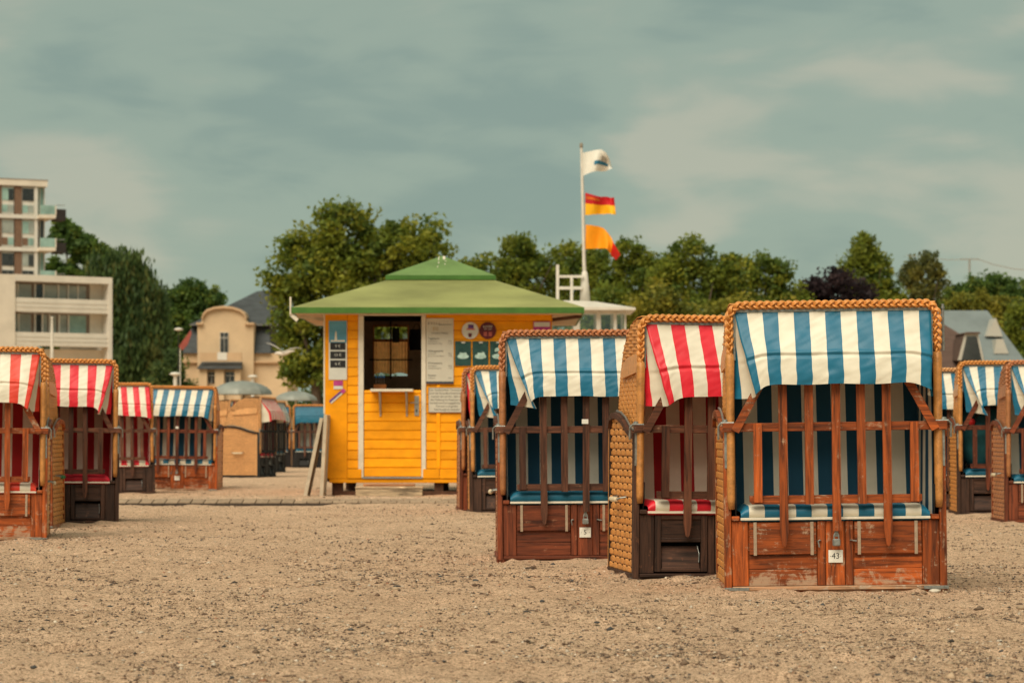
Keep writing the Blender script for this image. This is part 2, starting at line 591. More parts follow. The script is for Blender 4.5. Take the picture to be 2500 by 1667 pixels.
def stone_material():
    m, t, b = nodes('stones')
    a = t.nodes.new('ShaderNodeAttribute'); a.attribute_name = 'tint'
    t.links.new(a.outputs['Color'], b.inputs['Base Color'])
    b.inputs['Roughness'].default_value = 0.8
    b.inputs['Specular IOR Level'].default_value = 0.25
    return m
M_STONE = stone_material()
pv, pf, pt = [], [], []
off = 0
for args in ((64000, 7.6, 42, 0.0024, 0.0046, 0.36, 5), (3200, 7.6, 34, 0.004, 0.0068, 0.32, 6), (62000, 7.6, 17, 0.0016, 0.0032, 0.3, 8, 1.2), (26000, 14, 44, 0.0036, 0.0068, 0.35, 9, 1.3), (26000, 7.6, 24, 0.003, 0.0065, 0.4, 12, 1.6, 0.15, [0, 0, 0.05, 0, 0.25, 0.05, 0, 0.65])):
    v, f, c = pebbles(*args)
    pv.append(v); pf.append(f + off); pt.append(c); off += len(v)
o = put(np_mesh('pebbles', np.concatenate(pv), np.concatenate(pf), M_STONE, np.concatenate(pt), smooth=True), 'pebbles', kind='stuff')
tag(o, 'dark and pale pebbles and shell grit strewn over the sand', 'pebbles')

# single stones one can point at
M_DSTONE = plain('slate_stone', (0.06, 0.06, 0.058), 0.7, 0.4, 30)
M_WSTONE = plain('chalk_stone', (0.62, 0.56, 0.46), 0.8, 0.25, 40)
M_RSTONE = plain('brick_stone', (0.36, 0.13, 0.06), 0.8, 0.3, 40)
def stone(x, y, r, m, label, flat=0.6, seed=0, ex=1.3):
    bm = bmesh.new()
    bmesh.ops.create_icosphere(bm, subdivisions=2, radius=1)
    for v in bm.verts:
        k = 1 + 0.35 * mnoise.noise(v.co * 1.4 + Vector((seed * 3.1, seed, 0)))
        v.co = Vector((v.co.x * ex * k, v.co.y * k, v.co.z * flat * k)) * r
    me = bpy.data.meshes.new('stone'); bm.to_mesh(me); bm.free()
    me.polygons.foreach_set('use_smooth', [True] * len(me.polygons))
    me.materials.append(m)
    o = put(me, 'stone'); o.location = (x, y, gz(x, y) + r * flat * 0.5); o.rotation_euler = (0, 0, seed)
    tag(o, label, 'stone', 'stones lying on the sand')

def ground_at(px, py):
    Yd = FPX * CAM_H / (py - HORIZON)
    return (px - 1250) / FPX * Yd, Yd
for px, py, r, m, lab, fl, ex in (
    (2283, 1449, 0.030, M_WSTONE, 'white lumpy stone against the right front corner of chair 43', 0.55, 1.5),
    (970, 1438, 0.014, M_DSTONE, 'dark flat stone in the open sand below the kiosk steps', 0.5, 1.6),
    (1161, 1417, 0.017, M_DSTONE, 'squarish grey stone on the sand below the chair with plate 5', 0.6, 1.3),
    (1457, 1532, 0.011, M_DSTONE, 'small black oval stone on the sand in the lower middle', 0.5, 1.8),
    (1438, 1458, 0.014, M_RSTONE, 'reddish brick chip on the sand below the red striped chair', 0.6, 1.6),
    (1324, 1482, 0.012, M_DSTONE, 'round dark stone on the sand in the lower middle', 0.7, 1.1),
    (1363, 1590, 0.011, M_WSTONE, 'pale shell piece on the sand near the lower edge', 0.4, 1.6),
    (82, 1636, 0.011, M_DSTONE, 'dark stone at the lower left edge of the sand', 0.6, 1.3),
    (268, 1483, 0.012, M_DSTONE, 'dark stone on the sand in front of the leftmost chair', 0.6, 1.4)):
    gx, gy = ground_at(px, py)
    stone(gx, gy, r, m, lab, fl, px * 0.01, ex)

# ------------------------------------------------------------------ paving strip in front of the kiosk
M_PAVE = plain('concrete_paver', (0.33, 0.235, 0.155), 0.9, 0.22, 18, bmp=0.35, objvar=0.25)
M_KERB = plain('paving_bed_shade', (0.05, 0.04, 0.033), 0.95, 0.3, 20)  # dark bed in the joints; its front edge paints the shadow line
pave = MB().box(-4.95, -0.05, PAVE_Y - 0.03, PAVE_Y + 0.34, -0.06, 0.012).build('paving_strip', M_KERB, kind='structure')
def paver_mesh(w, d):
    return shared('paver|%g%g' % (w, d), M_PAVE, lambda: MB().box(-w / 2 + 0.004, w / 2 - 0.004, -d / 2 + 0.004, d / 2 - 0.004, -0.06, 0.0, 0.005))
slope = 0.13
def lay(x, yo, w, d):
    o = put(paver_mesh(w, d), 'paver', pave)
    o.location = (x, PAVE_Y + yo, 0.026 + yo * slope + random.uniform(-0.003, 0.003))
    o.rotation_euler = (math.atan(slope) + random.uniform(-0.012, 0.012), random.uniform(-0.012, 0.012), random.uniform(-0.012, 0.012))
x = -4.87
while x < -2.66:
    lay(x, 0.155, 0.158, 0.31); x += 0.160
x0 = x
while x < -0.08:
    lay(x, 0.078, 0.158, 0.155); x += 0.160
x = x0 + 0.08
while x < -0.1:
    lay(x, 0.235, 0.158, 0.155); x += 0.160

# ------------------------------------------------------------------ hooded beach chairs
BLUE = (0.010, 0.145, 0.255); RED = (0.72, 0.022, 0.040); TOMATO = (0.70, 0.055, 0.030)
CREAM = (0.75, 0.70, 0.57)
M_CANVAS = {k: stripes('canvas_' + k, c, CREAM) for k, c in (('blue', BLUE), ('red', RED), ('tomato', TOMATO))}
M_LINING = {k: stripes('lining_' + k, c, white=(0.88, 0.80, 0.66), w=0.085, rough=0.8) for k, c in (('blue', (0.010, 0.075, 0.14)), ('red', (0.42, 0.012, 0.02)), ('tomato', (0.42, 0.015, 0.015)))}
M_SOLID = {k: plain('upholstery_' + k, c, 0.5, 0.12, 10) for k, c in (('blue', (0.012, 0.12, 0.20)), ('red', (0.5, 0.012, 0.03)), ('tomato', (0.5, 0.02, 0.02)))}
M_PIPING = plain('piping', (0.72, 0.66, 0.54), 0.6, 0.1, 30)
M_ZINC = plain('zinc', (0.27, 0.28, 0.26), 0.45, 0.35, 40, metal=0.6)
M_BATTEN = plain('aluminium_batten', (0.40, 0.30, 0.21), 0.5, 0.2, 40, metal=0.2)
M_BLACKR = plain('black_rubber', (0.012, 0.012, 0.012), 0.6, 0.3, 20)
M_GRIP_W = plain('pale_grip', (0.66, 0.55, 0.38), 0.5, 0.15, 20)
M_GRIP_G = plain('green_grip', (0.02, 0.16, 0.05), 0.5, 0.15, 20)
M_PLATE = plain('white_plate', (0.78, 0.76, 0.68), 0.5, 0.08, 30)
M_INK = plain('black_ink', (0.015, 0.015, 0.015), 0.6, 0.1, 30)
M_DARKVOID = plain('void_shade', (0.010, 0.008, 0.006), 0.9, 0.2, 20)  # near-black: shade in weave holes and locker openings put into the colour

WOODS = {}
for key, c, worn, wear, lw in (('orange', (0.33, 0.070, 0.011), (0.46, 0.31, 0.20), 0.40, 0.09),
                               ('russet', (0.165, 0.038, 0.013), (0.42, 0.20, 0.11), 0.25, 0.0),
                               ('dark', (0.055, 0.025, 0.015), (0.20, 0.085, 0.045), 0.30, 0.0),
                               ('slatbrown', (0.105, 0.038, 0.019), (0.42, 0.27, 0.17), 0.25, 0.0),
                               ('black', (0.014, 0.012, 0.011), (0.05, 0.035, 0.03), 0.1, 0.0)):
    WOODS[key] = {a: wood('wood_%s_%s' % (key, a), c, a, worn, wear, low_wear=(lw if a == 'x' else 0.0)) for a in 'xz'}
    WOODS[key]['slat'] = wood('slat_%s' % key, tuple(x * 0.93 for x in c), 'z', worn, wear * 0.75)
M_SILL = wood('weathered_sill', (0.36, 0.20, 0.11), 'x', (0.50, 0.40, 0.30), 0.5)


def cane(name, c):
    m, t, b = nodes(name)
    v = coords(t, (1, 1, 1))
    n = noise(t, v, 26.0, 6, 0.7); n2 = noise(t, v, 4.0, 4, 0.6)
    cc = ramp(t, n, [(0.25, tuple(x * 0.72 for x in c)), (0.55, c), (0.8, tuple(min(1, x * 1.4) for x in c))])
    cc = mixc(t, 0.6, cc, ramp(t, n2, [(0.3, (0.85, 0.82, 0.78)), (0.7, (1.18, 1.16, 1.14))]), 'MULTIPLY')
    t.links.new(cc, b.inputs['Base Color'])
    b.inputs['Roughness'].default_value = 0.38
    b.inputs['Specular IOR Level'].default_value = 0.5
    bump(t, b, n, 0.2, 0.003)
    return m
M_CANE = {'tan': cane('cane_tan', (0.68, 0.29, 0.072)), 'rose': cane('cane_rose', (0.48, 0.19, 0.080)), 'pale': cane('cane_pale', (0.68, 0.36, 0.15))}

def wrap_mat(name, c):
    m, t, b = nodes(name)
    v = coords(t, (1, 1, 1))
    sx = t.nodes.new('ShaderNodeSeparateXYZ'); t.links.new(v, sx.inputs[0])
    wv = math_(t, 'SINE', math_(t, 'MULTIPLY', math_(t, 'ADD', sx.outputs['Z'], math_(t, 'MULTIPLY', sx.outputs['Y'], 0.6)), 900.0))
    n = noise(t, v, 18.0, 5, 0.7)
    cc = ramp(t, n, [(0.3, tuple(x * 0.55 for x in c)), (0.7, tuple(min(1, x * 1.25) for x in c))])
    cc = mixc(t, 0.55, cc, ramp(t, wv, [(0.0, (0.45, 0.42, 0.4)), (0.35, (1, 1, 1))]), 'MULTIPLY')
    t.links.new(cc, b.inputs['Base Color'])
    b.inputs['Roughness'].default_value = 0.45
    bump(t, b, wv, 0.25, 0.002)
    return m
M_WRAP = {'tan': wrap_mat('cane_wrap', (0.66, 0.29, 0.075)), 'rose': wrap_mat('cane_wrap_rose', (0.50, 0.20, 0.07)), 'pale': wrap_mat('cane_wrap_pale', (0.6, 0.30, 0.11))}

ARM = [(0.0, 0.895), (0.10, 0.905), (0.22, 0.935), (0.36, 0.985), (0.50, 1.015), (0.64, 1.025), (0.76, 1.01), (0.83, 0.975)]
HOOD = [(0.0, 1.615), (0.14, 1.612), (0.30, 1.585), (0.45, 1.52), (0.57, 1.42), (0.66, 1.27), (0.715, 1.08), (0.735, 0.88), (0.72, 0.66), (0.68, 0.44)]

def interp(tab, x):
    if x <= tab[0][0]: return tab[0][1]
    for (a, b), (c, d) in zip(tab, tab[1:]):
        if x <= c: return b + (d - b) * (x - a) / (c - a)
    return tab[-1][1]

def hood_y(z):        # rear extent of the hood at height z
    best = 0.0
    for (y0, z0), (y1, z1) in zip(HOOD, HOOD[1:]):
        lo, hi = min(z0, z1), max(z0, z1)
        if lo <= z <= hi and hi > lo:
            best = max(best, y0 + (y1 - y0) * (z - z0) / (z1 - z0))
    return best

def ribbon(mb, pts, nrm, half, side_dir, thick=0.004):
    """flat strand through pts; nrm outward, side_dir the width direction"""
    vs, fs = [], []
    n, s = Vector(nrm), Vector(side_dir)
    for p in pts:
        p = Vector(p)
        vs += [p - s * half, p - s * half * 0.55 + n * thick, p + s * half * 0.55 + n * thick, p + s * half]
    for i in range(len(pts) - 1):
        a, b = i * 4, i * 4 + 4
        for k in range(3):
            fs.append((a + k, a + k + 1, b + k + 1, b + k))
    mb.add(vs, fs)

def eyed(mb, x0, sx, z, ys_, r, cp, y00, half, amp, eye):
    vs, fs = [], []
    for yy in ys_:
        q = ((yy - y00) / cp + 0.5 * (r % 2)) % 1.0
        cut = 1.0 if abs(q - 0.5) < 0.15 else 0.0
        o = sx * amp * math.cos(2 * math.pi * (q - 0.5) + math.pi)
        up = half * (1 - eye * cut)
        vs += [(x0 + o - sx * 0.003, yy, z - half), (x0 + o + sx * 0.002, yy, z - half * 0.6), (x0 + o + sx * 0.002, yy, z + up - half * 0.4), (x0 + o - sx * 0.003, yy, z + up)]
    for i in range(len(ys_) - 1):
        for k in range(3):
            fs.append((i * 4 + k, i * 4 + k + 1, i * 4 + k + 5, i * 4 + k + 4))
    mb.add(vs, fs)

def base_weave(sx, fine=False):
    """over-and-under weave of the lower side basket"""
    mb = MB(); x0 = 0.603 * sx
    pitch = 0.0425; cp = 0.15
    hf, ey = 0.0208, 0.52
    if fine: pitch, cp, hf, ey = 0.024, 0.055, 0.0117, 0.40
    r = 0; z = 0.055
    while z < 1.0:
        ys_ = [yy for yy in np.arange(0.040, 0.842, cp / 14) if z + 0.02 < interp(ARM, yy)]
        if len(ys_) > 3:
            eyed(mb, x0, sx, z + random.uniform(-0.0015, 0.0015), ys_, r, cp, 0.04, hf, 0.004, ey)
        r += 1; z += pitch
    for y in (0.045, 0.835):
        pts = [(x0 + sx * 0.006, y, zz) for zz in np.linspace(0.03, interp(ARM, y) - 0.01, 12)]
        ribbon(mb, pts, (sx, 0, 0), 0.012, (0, 1, 0), 0.003)
    return mb

def hood_weave(sx):
    mb = MB(); x0 = 0.568 * sx
    r = 0; z = 0.90
    while z < 1.59:
        ye = hood_y(z)
        fine = z > 1.33
        cp = 0.11
        ys_ = list(np.arange(0.012, ye - 0.004, cp / 12))
        if len(ys_) > 3 and not fine:
            eyed(mb, x0, sx, z, ys_, r, cp, 0.012, 0.0134, 0.003, 0.5)
        elif len(ys_) > 3:
            pts = [(x0 + sx * 0.006 * math.cos(math.pi * (yy - 0.01) / cp + math.pi * r), yy, z + (0.03 * (yy - 0.3) if fine else 0) + random.uniform(-0.001, 0.001)) for yy in ys_]
            ribbon(mb, pts, (sx, 0, 0), 0.0075 if fine else 0.0105, (0, 0, 1), 0.004)
        r += 1; z += 0.021 if fine else 0.0275
    for y in np.arange(0.012, 0.72, 0.04):
        zt = 1.60
        while zt > 0.9 and hood_y(zt) < y: zt -= 0.01
        if zt > 1.0:
            ribbon(mb, [(x0, y, zz) for zz in np.linspace(0.88, zt, 10)], (sx, 0, 0), 0.007, (0, 1, 0), 0.003)
    return mb

def back_weave():
    mb = MB()
    r = 0
    for z in np.arange(0.055, 0.97, 0.0425):
        pts = [(xx, 0.835 + 0.0075 * math.cos(math.pi * xx / 0.062 + math.pi * r), z) for xx in np.arange(-0.60, 0.601, 0.0155)]
        ribbon(mb, pts, (0, 1, 0), 0.0165, (0, 0, 1)); r += 1
    for xx in np.arange(-0.60, 0.601, 0.062):
        ribbon(mb, [(xx, 0.835, zz) for zz in np.linspace(0.03, 0.975, 8)], (0, 1, 0), 0.011, (1, 0, 0), 0.003)
    return mb

def hood_shell():
    """woven rear and top shell with horizontal strand ridges"""
    mb = MB()
    segs = []
    for (a, b), (c, d) in zip(HOOD, HOOD[1:]):
        L = math.hypot(c - a, d - b); n = max(2, int(L / 0.011))
        for k in range(n):
            f = k / n; segs.append((a + (c - a) * f, b + (d - b) * f))
    segs.append(HOOD[-1])
    prof = []
    for i, (a, b) in enumerate(segs):
        j = min(i + 1, len(segs) - 1); h = max(i - 1, 0)
        tx, tz = segs[j][0] - segs[h][0], segs[j][1] - segs[h][1]
        l = math.hypot(tx, tz) or 1
        o = 0.004 if i % 2 else -0.002
        prof.append((a - tz / l * o, b + tx / l * o))
    n = len(prof)
    vs = []
    for (a, b) in prof:
        vs += [(-0.572, a, b), (0.572, a, b)]
    mb.add(vs, [(2 * i, 2 * i + 1, 2 * i + 3, 2 * i + 2) for i in range(n - 1)])
    inner = [(a - 0.02 if a > 0.05 else a, b - 0.018) for a, b in HOOD]
    vs = []
    for a, b in inner: vs += [(-0.562, a, b), (0.562, a, b)]
    mb.add(vs, [(2 * i, 2 * i + 1, 2 * i + 3, 2 * i + 2) for i in range(len(inner) - 1)])
    return mb

def braid_mesh():
    """three-strand plait, each strand three canes, up one side, over the top and down the other"""
    path = []
    def seg(p, q, n):
        for k in range(n): path.append((p[0] + (q[0] - p[0]) * k / n, p[1] + (q[1] - p[1]) * k / n))
    rad = 0.075; X0 = 0.578; Zt = 1.605
    seg((-X0, 1.325), (-X0, Zt - rad), 40)
    for k in range(14):
        a = math.pi - math.pi / 2 * k / 14
        path.append((-X0 + rad + rad * math.cos(a), Zt - rad + rad * math.sin(a)))
    seg((-X0 + rad, Zt), (X0 - rad, Zt), 160)
    for k in range(14):
        a = math.pi / 2 - math.pi / 2 * k / 14
        path.append((X0 - rad + rad * math.cos(a), Zt - rad + rad * math.sin(a)))
    seg((X0, Zt - rad), (X0, 1.325), 40)
    path.append((X0, 1.325))
    P = np.array(path); d = np.diff(P, axis=0); L = np.concatenate([[0], np.cumsum(np.hypot(d[:, 0], d[:, 1]))])
    N = 330
    sl = np.linspace(0, L[-1], N)
    px_ = np.interp(sl, L, P[:, 0]); pz_ = np.interp(sl, L, P[:, 1])
    tx = np.gradient(px_); tz = np.gradient(pz_); l = np.hypot(tx, tz); tx /= l; tz /= l
    nx_, nz_ = -tz, tx
    mb = MB(); mb.smooth = True
    per = 0.120
    for k in range(3):
        for c in (-1, 0, 1):
            pts, rr = [], []
            for i in range(N):
                ph = 2 * math.pi * (sl[i] / per + k / 3)
                endt = min(1, sl[i] / 0.06, (L[-1] - sl[i]) / 0.06)
                a = (0.0170 * math.sin(ph) + c * 0.0062 * math.cos(ph) * 0.9 + c * 0.003) * (0.45 + 0.55 * endt)
                b = -0.010 * math.sin(2 * ph + 0.0) + c * 0.0052 * math.sin(ph)
                pts.append((px_[i] + nx_[i] * a, -0.022 + b, pz_[i] + nz_[i] * a)); rr.append(0.0056)
            mb.tube(pts, rr, 5)
    return mb

def wrap_edge(sx):
    mb = MB(); mb.smooth = True
    prof = []
    for k in range(10):
        a = 2 * math.pi * k / 10
        prof.append((0.577 * sx + 0.0245 * math.cos(a), -0.010 + 0.030 * math.sin(a)))
    zs = [0.47, 0.52, 0.7, 0.85, 1.0, 1.1, 1.2, 1.30, 1.335]
    sc = [0.75, 0.95, 1, 1, 1, 1, 1.03, 1.12, 0.95]
    vs = []
    for z, s in zip(zs, sc):
        for a, b in prof: vs.append(((a - 0.577 * sx) * s + 0.577 * sx, b * s, z))
    fs = [(i * 10 + k, i * 10 + (k + 1) % 10, (i + 1) * 10 + (k + 1) % 10, (i + 1) * 10 + k) for i in range(len(zs) - 1) for k in range(10)]
    fs += [tuple(range(9, -1, -1)), tuple(range((len(zs) - 1) * 10, len(zs) * 10))]
    return mb.add(vs, fs)

def awning(shear=0.03, droopL=0.06, droopR=0.06, billowL=0.0, billowR=0.0, lift=0.0, tilt=0.0, seed=0, out=0.11, hem=1.158, inL=0.0, inR=0.0):
    """striped flap: slopes out from the hood front over a rod, hangs to a hem; side gussets fold back to the frame"""
    mb = MB(); mb.smooth = True
    NU, NV = 84, 56
    rod_v = 0.60
    def front(x, v):
        if v < rod_v:
            f = v / rod_v
            y = -0.004 - out * (f ** 1.15); z = 1.578 - (1.578 - 1.325) * f
        else:
            f = (v - rod_v) / (1 - rod_v)
            y = -0.004 - out - 0.022 * math.sin(f * 1.6); z = 1.325 - (1.325 - hem) * f
        # tuck at the rod
        dv = (v - rod_v - 0.012) / 0.020
        y += 0.010 * math.exp(-dv * dv)
        dv = (v - rod_v + 0.030) / 0.020
        y -= 0.006 * math.exp(-dv * dv)
        return y, z
    def fn(u, v):
        s = (u * 2 - 1)
        xe, g = 0.545, 0.13           # half width of the front, gusset arc length
        a = s * (xe + g)
        if abs(a) <= xe:
            x, t = a, 0.0
        else:
            x, t = math.copysign(xe, a), (abs(a) - xe) / g
        y, z = front(x, v)
        sd = -1 if a < 0 else 1
        dr = droopL if sd < 0 else droopR
        bl = billowL if sd < 0 else billowR
        zf = 1.578 - (1.578 - (hem - dr)) * v
        # front corner pulled towards the frame / billowing
        e = max(0.0, (abs(a) - (xe - 0.15)) / (0.15 + g)); e = e * e * (3 - 2 * e)
        wv = v ** 1.3
        inn = inL if sd < 0 else inR
        ef = max(0.0, (abs(x) - 0.28) / (xe - 0.28)) ** 1.6
        x -= sd * inn * v ** 1.2 * ef
        xx = x + shear * v * (1 - t)
        if t > 0:
            xx = (x + shear * v * (1 - t)) * (1 - t) + sd * 0.553 * t
            y = y * (1 - t) + 0.012 * t
            xx -= sd * 0.05 * math.sin(math.pi * t) * wv * (0.6 + bl * 2)
        z = z * (1 - e) + zf * e
        z -= bl * 0.22 * wv * math.exp(-((abs(a) - xe) / 0.13) ** 2)
        xx -= sd * bl * 0.30 * wv * math.exp(-((abs(a) - xe - 0.03) / 0.10) ** 2)
        y -= bl * 0.10 * wv * math.exp(-((abs(a) - xe) / 0.12) ** 2)
        w = mnoise.noise(Vector((a * 5.0 + seed * 7.7, v * 2.2, seed))) * 0.006 * v
        w += mnoise.noise(Vector((a * 13.0, v * 7.0 + seed, seed * 2.0))) * 0.0035
        w += mnoise.noise(Vector((a * 30.0 + v * 20, v * 9.0 - seed, 3.0))) * 0.0025
        y += w * 1.3
        z += lift * v * (0.5 - 0.5 * s) + tilt * v * s + mnoise.noise(Vector((a * 4.0, seed * 5.0, 1.0))) * 0.008 * v
        xx += mnoise.noise(Vector((v * 5.0, a * 3.0 + seed, 8.0))) * 0.008 * v
        return (xx, y, z), (a, v)
    mb.grid(fn, NU, NV)
    return mb

def lining_back():
    mb = MB(); mb.smooth = True
    def fn(u, v):
        x = (u * 2 - 1) * 0.545
        y = 0.46 + 0.15 * v + 0.02 * math.cos(u * math.pi * 2) - 0.10 * max(0, (v - 0.75) / 0.25) ** 2
        return (x, y + mnoise.noise(Vector((x * 5, v * 4, 0))) * 0.006, 0.455 + 1.06 * v), (x, v)
    return mb.grid(fn, 40, 16)

def lining_side(sx):
    mb = MB(); mb.smooth = True
    def fn(u, v):
        z = 0.42 + 1.12 * v
        ye = min(hood_y(z) if z > 0.45 else 0.68, 0.66) - 0.02
        y = 0.014 + max(ye, 0.03) * u
        return (sx * (0.549 - 0.02 * math.sin(math.pi * u) * (1 - v)), y, z), (y, v)
    return mb.grid(fn, 10, 14)

def cushion(striped):
    mb = MB(); mb.smooth = True
    prof = [(0.012, 0.424), (0.002, 0.440), (0.003, 0.462), (0.018, 0.482), (0.06, 0.490), (0.3, 0.492), (0.56, 0.488)]
    def fn(u, v):
        x = (u * 2 - 1) * 0.525
        k = v * (len(prof) - 1); i = min(int(k), len(prof) - 2); f = k - i
        y = prof[i][0] + (prof[i + 1][0] - prof[i][0]) * f; z = prof[i][1] + (prof[i + 1][1] - prof[i][1]) * f
        e = max(0, (abs(x) - 0.48) / 0.045)
        z = z - 0.03 * e * e * (z - 0.424) / 0.066 - 0.006 * e
        return (x, y - 0.018, z), (x, v)
    mb.grid(fn, 42, 12)
    mb.box(-0.52, 0.52, 0.0, 0.54, 0.40, 0.424)
    return mb

SLATS = [(-0.432, 0.505, 0.945, 0), (-0.290, 0.262, 1.215, 1), (-0.145, 0.495, 1.215, 0), (0.0, 0.350, 1.215, 0), (0.145, 0.495, 1.215, 0), (0.290, 0.262, 1.215, 1), (0.432, 0.505, 0.945, 0)]

def slat(z0, z1, tip):
    w = 0.0235
    if tip:
        poly = [(0, z0), (w * 0.5, z0 + 0.012), (w, z0 + 0.085), (w, z1), (-w, z1), (-w, z0 + 0.085), (-w * 0.5, z0 + 0.012)]
    else:
        poly = [(w, z0), (w, z1), (-w, z1), (-w, z0)]
    mb = MB().prism(poly, -0.068, -0.049)
    return mb


def beach_chair(label, px, s, rz, canvas='blue', wd='orange', lat='orange', base='leaf', seat=None, caney='tan', plate=None,
                plate_small=None, roll=0.0, aw=None, grip=(None, None), zs=1.0, group='hooded beach chairs on the sand', dz=0.0, solid=False):
    Yd = depth(s)
    x = (px - 1250) / FPX * Yd
    z = gz(x, Yd) * 0.5 - 0.012 + dz
    T = thing('beach_chair', label, 'beach chair', (x, Yd, z), rz, group, roll)
    T.scale = (1, 1, zs)
    if not roll: T.rotation_euler[1] = R(random.uniform(-0.7, 0.7))
    W = WOODS[wd]; Wx, Wz = W['x'], W['z']; Ls = WOODS[lat]['slat']; Lx = WOODS[lat]['x']
    seat = seat or 'stripe'
    sh = lambda key, m, fn, name, par=T, kind=None, lab=None: put(shared(key, m, fn), name, par, kind, lab)
    # lower body
    for sx in (-1, 1):
        t = 'L' if sx < 0 else 'R'
        sh('front_post|' + t, Wz, lambda: MB().box(min(sx * 0.578, sx * 0.618), max(sx * 0.578, sx * 0.618), -0.012, 0.034, 0.0, 0.90, 0.004), 'front_post')
        sh('rear_post|' + t, Wz, lambda: MB().box(min(sx * 0.578, sx * 0.612), max(sx * 0.578, sx * 0.612), 0.80, 0.828, 0.0, 0.975, 0.004), 'rear_post')
        sh('side_board|' + t, M_DARKVOID, lambda: MB().prism([(0.04, 0.03)] + [(0.04, 0.88)] + [(a, b - 0.015) for a, b in ARM[1:-1]] + [(0.80, 0.95), (0.80, 0.03)], sx * 0.584, sx * 0.592, 'x'), 'side_board')  # backing in painted shade so the weave holes read dark
        sh('wicker_weave|' + t + ('f' if wd == 'black' else ''), M_CANE[caney], lambda: base_weave(sx, wd == 'black'), 'wicker_weave', T, 'stuff')
        sh('bottom_runner|' + t, Wx, lambda: MB().box(min(sx * 0.575, sx * 0.622), max(sx * 0.575, sx * 0.622), 0.036, 0.85, -0.01, 0.038, 0.004), 'bottom_runner')
        def arm():
            mb = MB()
            out = [(a, b + 0.006) for a, b in ARM] + [(0.85, 0.93)]
            inn = [(a, b - 0.030) for a, b in ARM[:-1]] + [(0.80, 0.93)]
            n = len(out); vs = []
            for xx in (sx * 0.585, sx * 0.626):
                for (a, b) in out: vs.append((xx, a, b))
                for (a, b) in inn: vs.append((xx, a, b))
            fs = []
            m_ = len(inn)
            for base_ in (0, n + m_):
                for i in range(min(n, m_) - 1): fs.append((base_ + i, base_ + i + 1, base_ + n + i + 1, base_ + n + i))
                fs.append((base_ + n - 2, base_ + n - 1, base_ + n + m_ - 1))
            for i in range(n - 1): fs.append((i, i + 1, n + m_ + i + 1, n + m_ + i))
            for i in range(m_ - 1): fs.append((n + i, n + i + 1, 2 * n + m_ + i + 1, 2 * n + m_ + i))
            fs.append((0, n, 2 * n + m_, n + m_))
            return mb.add(vs, fs)
        sh('arm_rail|' + t, Lx, arm, 'arm_rail')
        # metal hinge: perforated arc plate on the rail, band on the post, bent rod
        hp = sh('hinge_plate|' + t, M_ZINC, lambda: MB().prism([(a, b + 0.012) for a, b in ARM[1:6]] + [(a, b + 0.022) for a, b in reversed(ARM[1:6])], sx * 0.594, sx * 0.604, 'x').box(min(sx * 0.598, sx * 0.612), max(sx * 0.598, sx * 0.612), -0.019, -0.0125, 0.70, 0.90), 'hinge_plate')
        sh('hinge_pin|' + t, M_ZINC, lambda: MB().tube([(sx * 0.56, -0.035, 0.952), (sx * 0.63, -0.035, 0.952), (sx * 0.645, -0.03, 0.935), (sx * 0.645, -0.02, 0.86)], 0.0065, 8).lathe([(0.0, 0), (0.016, 0.0), (0.019, 0.018), (0.016, 0.04), (0.0, 0.043)], (sx * 0.606, -0.02, 0.93), 12), 'hinge_pin', hp)
        sh('prop_strut|' + t, Wz, lambda: MB().bar((sx * 0.566, 0.02, 0.60), (sx * 0.566, 0.02, 0.90), 0.03, 0.016, (0, 1, 0), 0.003), 'prop_strut')
        sh('stay_rod|' + t, M_ZINC, lambda: MB().tube([(sx * 0.585, -0.018, 0.90), (sx * 0.56, -0.022, 0.66)], 0.003, 6), 'stay_rod')
        sh('seat_ledge|' + t, Wx, lambda: MB().box(min(sx * 0.532, sx * 0.577), max(sx * 0.532, sx * 0.577), -0.02, 0.06, 0.405, 0.432, 0.004), 'seat_ledge')
        g = grip[0 if sx < 0 else 1]
        if g:
            gm = M_GRIP_W if g == 'w' else M_GRIP_G
            h = sh('carry_handle|' + t, M_ZINC, lambda: MB().tube([(sx * 0.60, 0.30, 0.50), (sx * 0.635, 0.31, 0.495), (sx * 0.652, 0.335, 0.485)], 0.006, 8).tube([(sx * 0.60, 0.56, 0.50), (sx * 0.635, 0.55, 0.495), (sx * 0.652, 0.525, 0.485)], 0.006, 8), 'carry_handle')
            sh('grip|' + t, gm, lambda: MB().tube([(sx * 0.652, 0.335, 0.485), (sx * 0.655, 0.345, 0.484), (sx * 0.657, 0.43, 0.482), (sx * 0.655, 0.515, 0.484), (sx * 0.652, 0.525, 0.485)], [0.011, 0.016, 0.0175, 0.016, 0.011], 10), 'grip', h)
        # front stiles
        sh('outer_stile|' + t, Wz, lambda: MB().box(min(sx * 0.484, sx * 0.576), max(sx * 0.484, sx * 0.576), 0.0, 0.022, 0.041, 0.402, 0.003), 'outer_stile')
        if base == 'leaf':
            for k, (z0, z1) in enumerate(((0.041, 0.132), (0.1335, 0.235), (0.2365, 0.40))):
                sh('front_board|%s%d' % (t, k), Wx, lambda: MB().box(min(sx * 0.1015, sx * 0.4825), max(sx * 0.1015, sx * 0.4825), 0.010, 0.024, z0, z1, 0.0025), 'front_board')
            lf = sh('drop_leaf|' + t, Wx, lambda: MB().box(min(sx * 0.106, sx * 0.478), max(sx * 0.106, sx * 0.478), -0.012, 0.0065, 0.217, 0.394, 0.003), 'drop_leaf')
            for q in (0.131, 0.447):
                sh('batten|%s%g' % (t, q), M_BATTEN, lambda: MB().box(sx * q - 0.009, sx * q + 0.009, -0.017, -0.0125, 0.212, 0.397, 0.001), 'batten', lf)
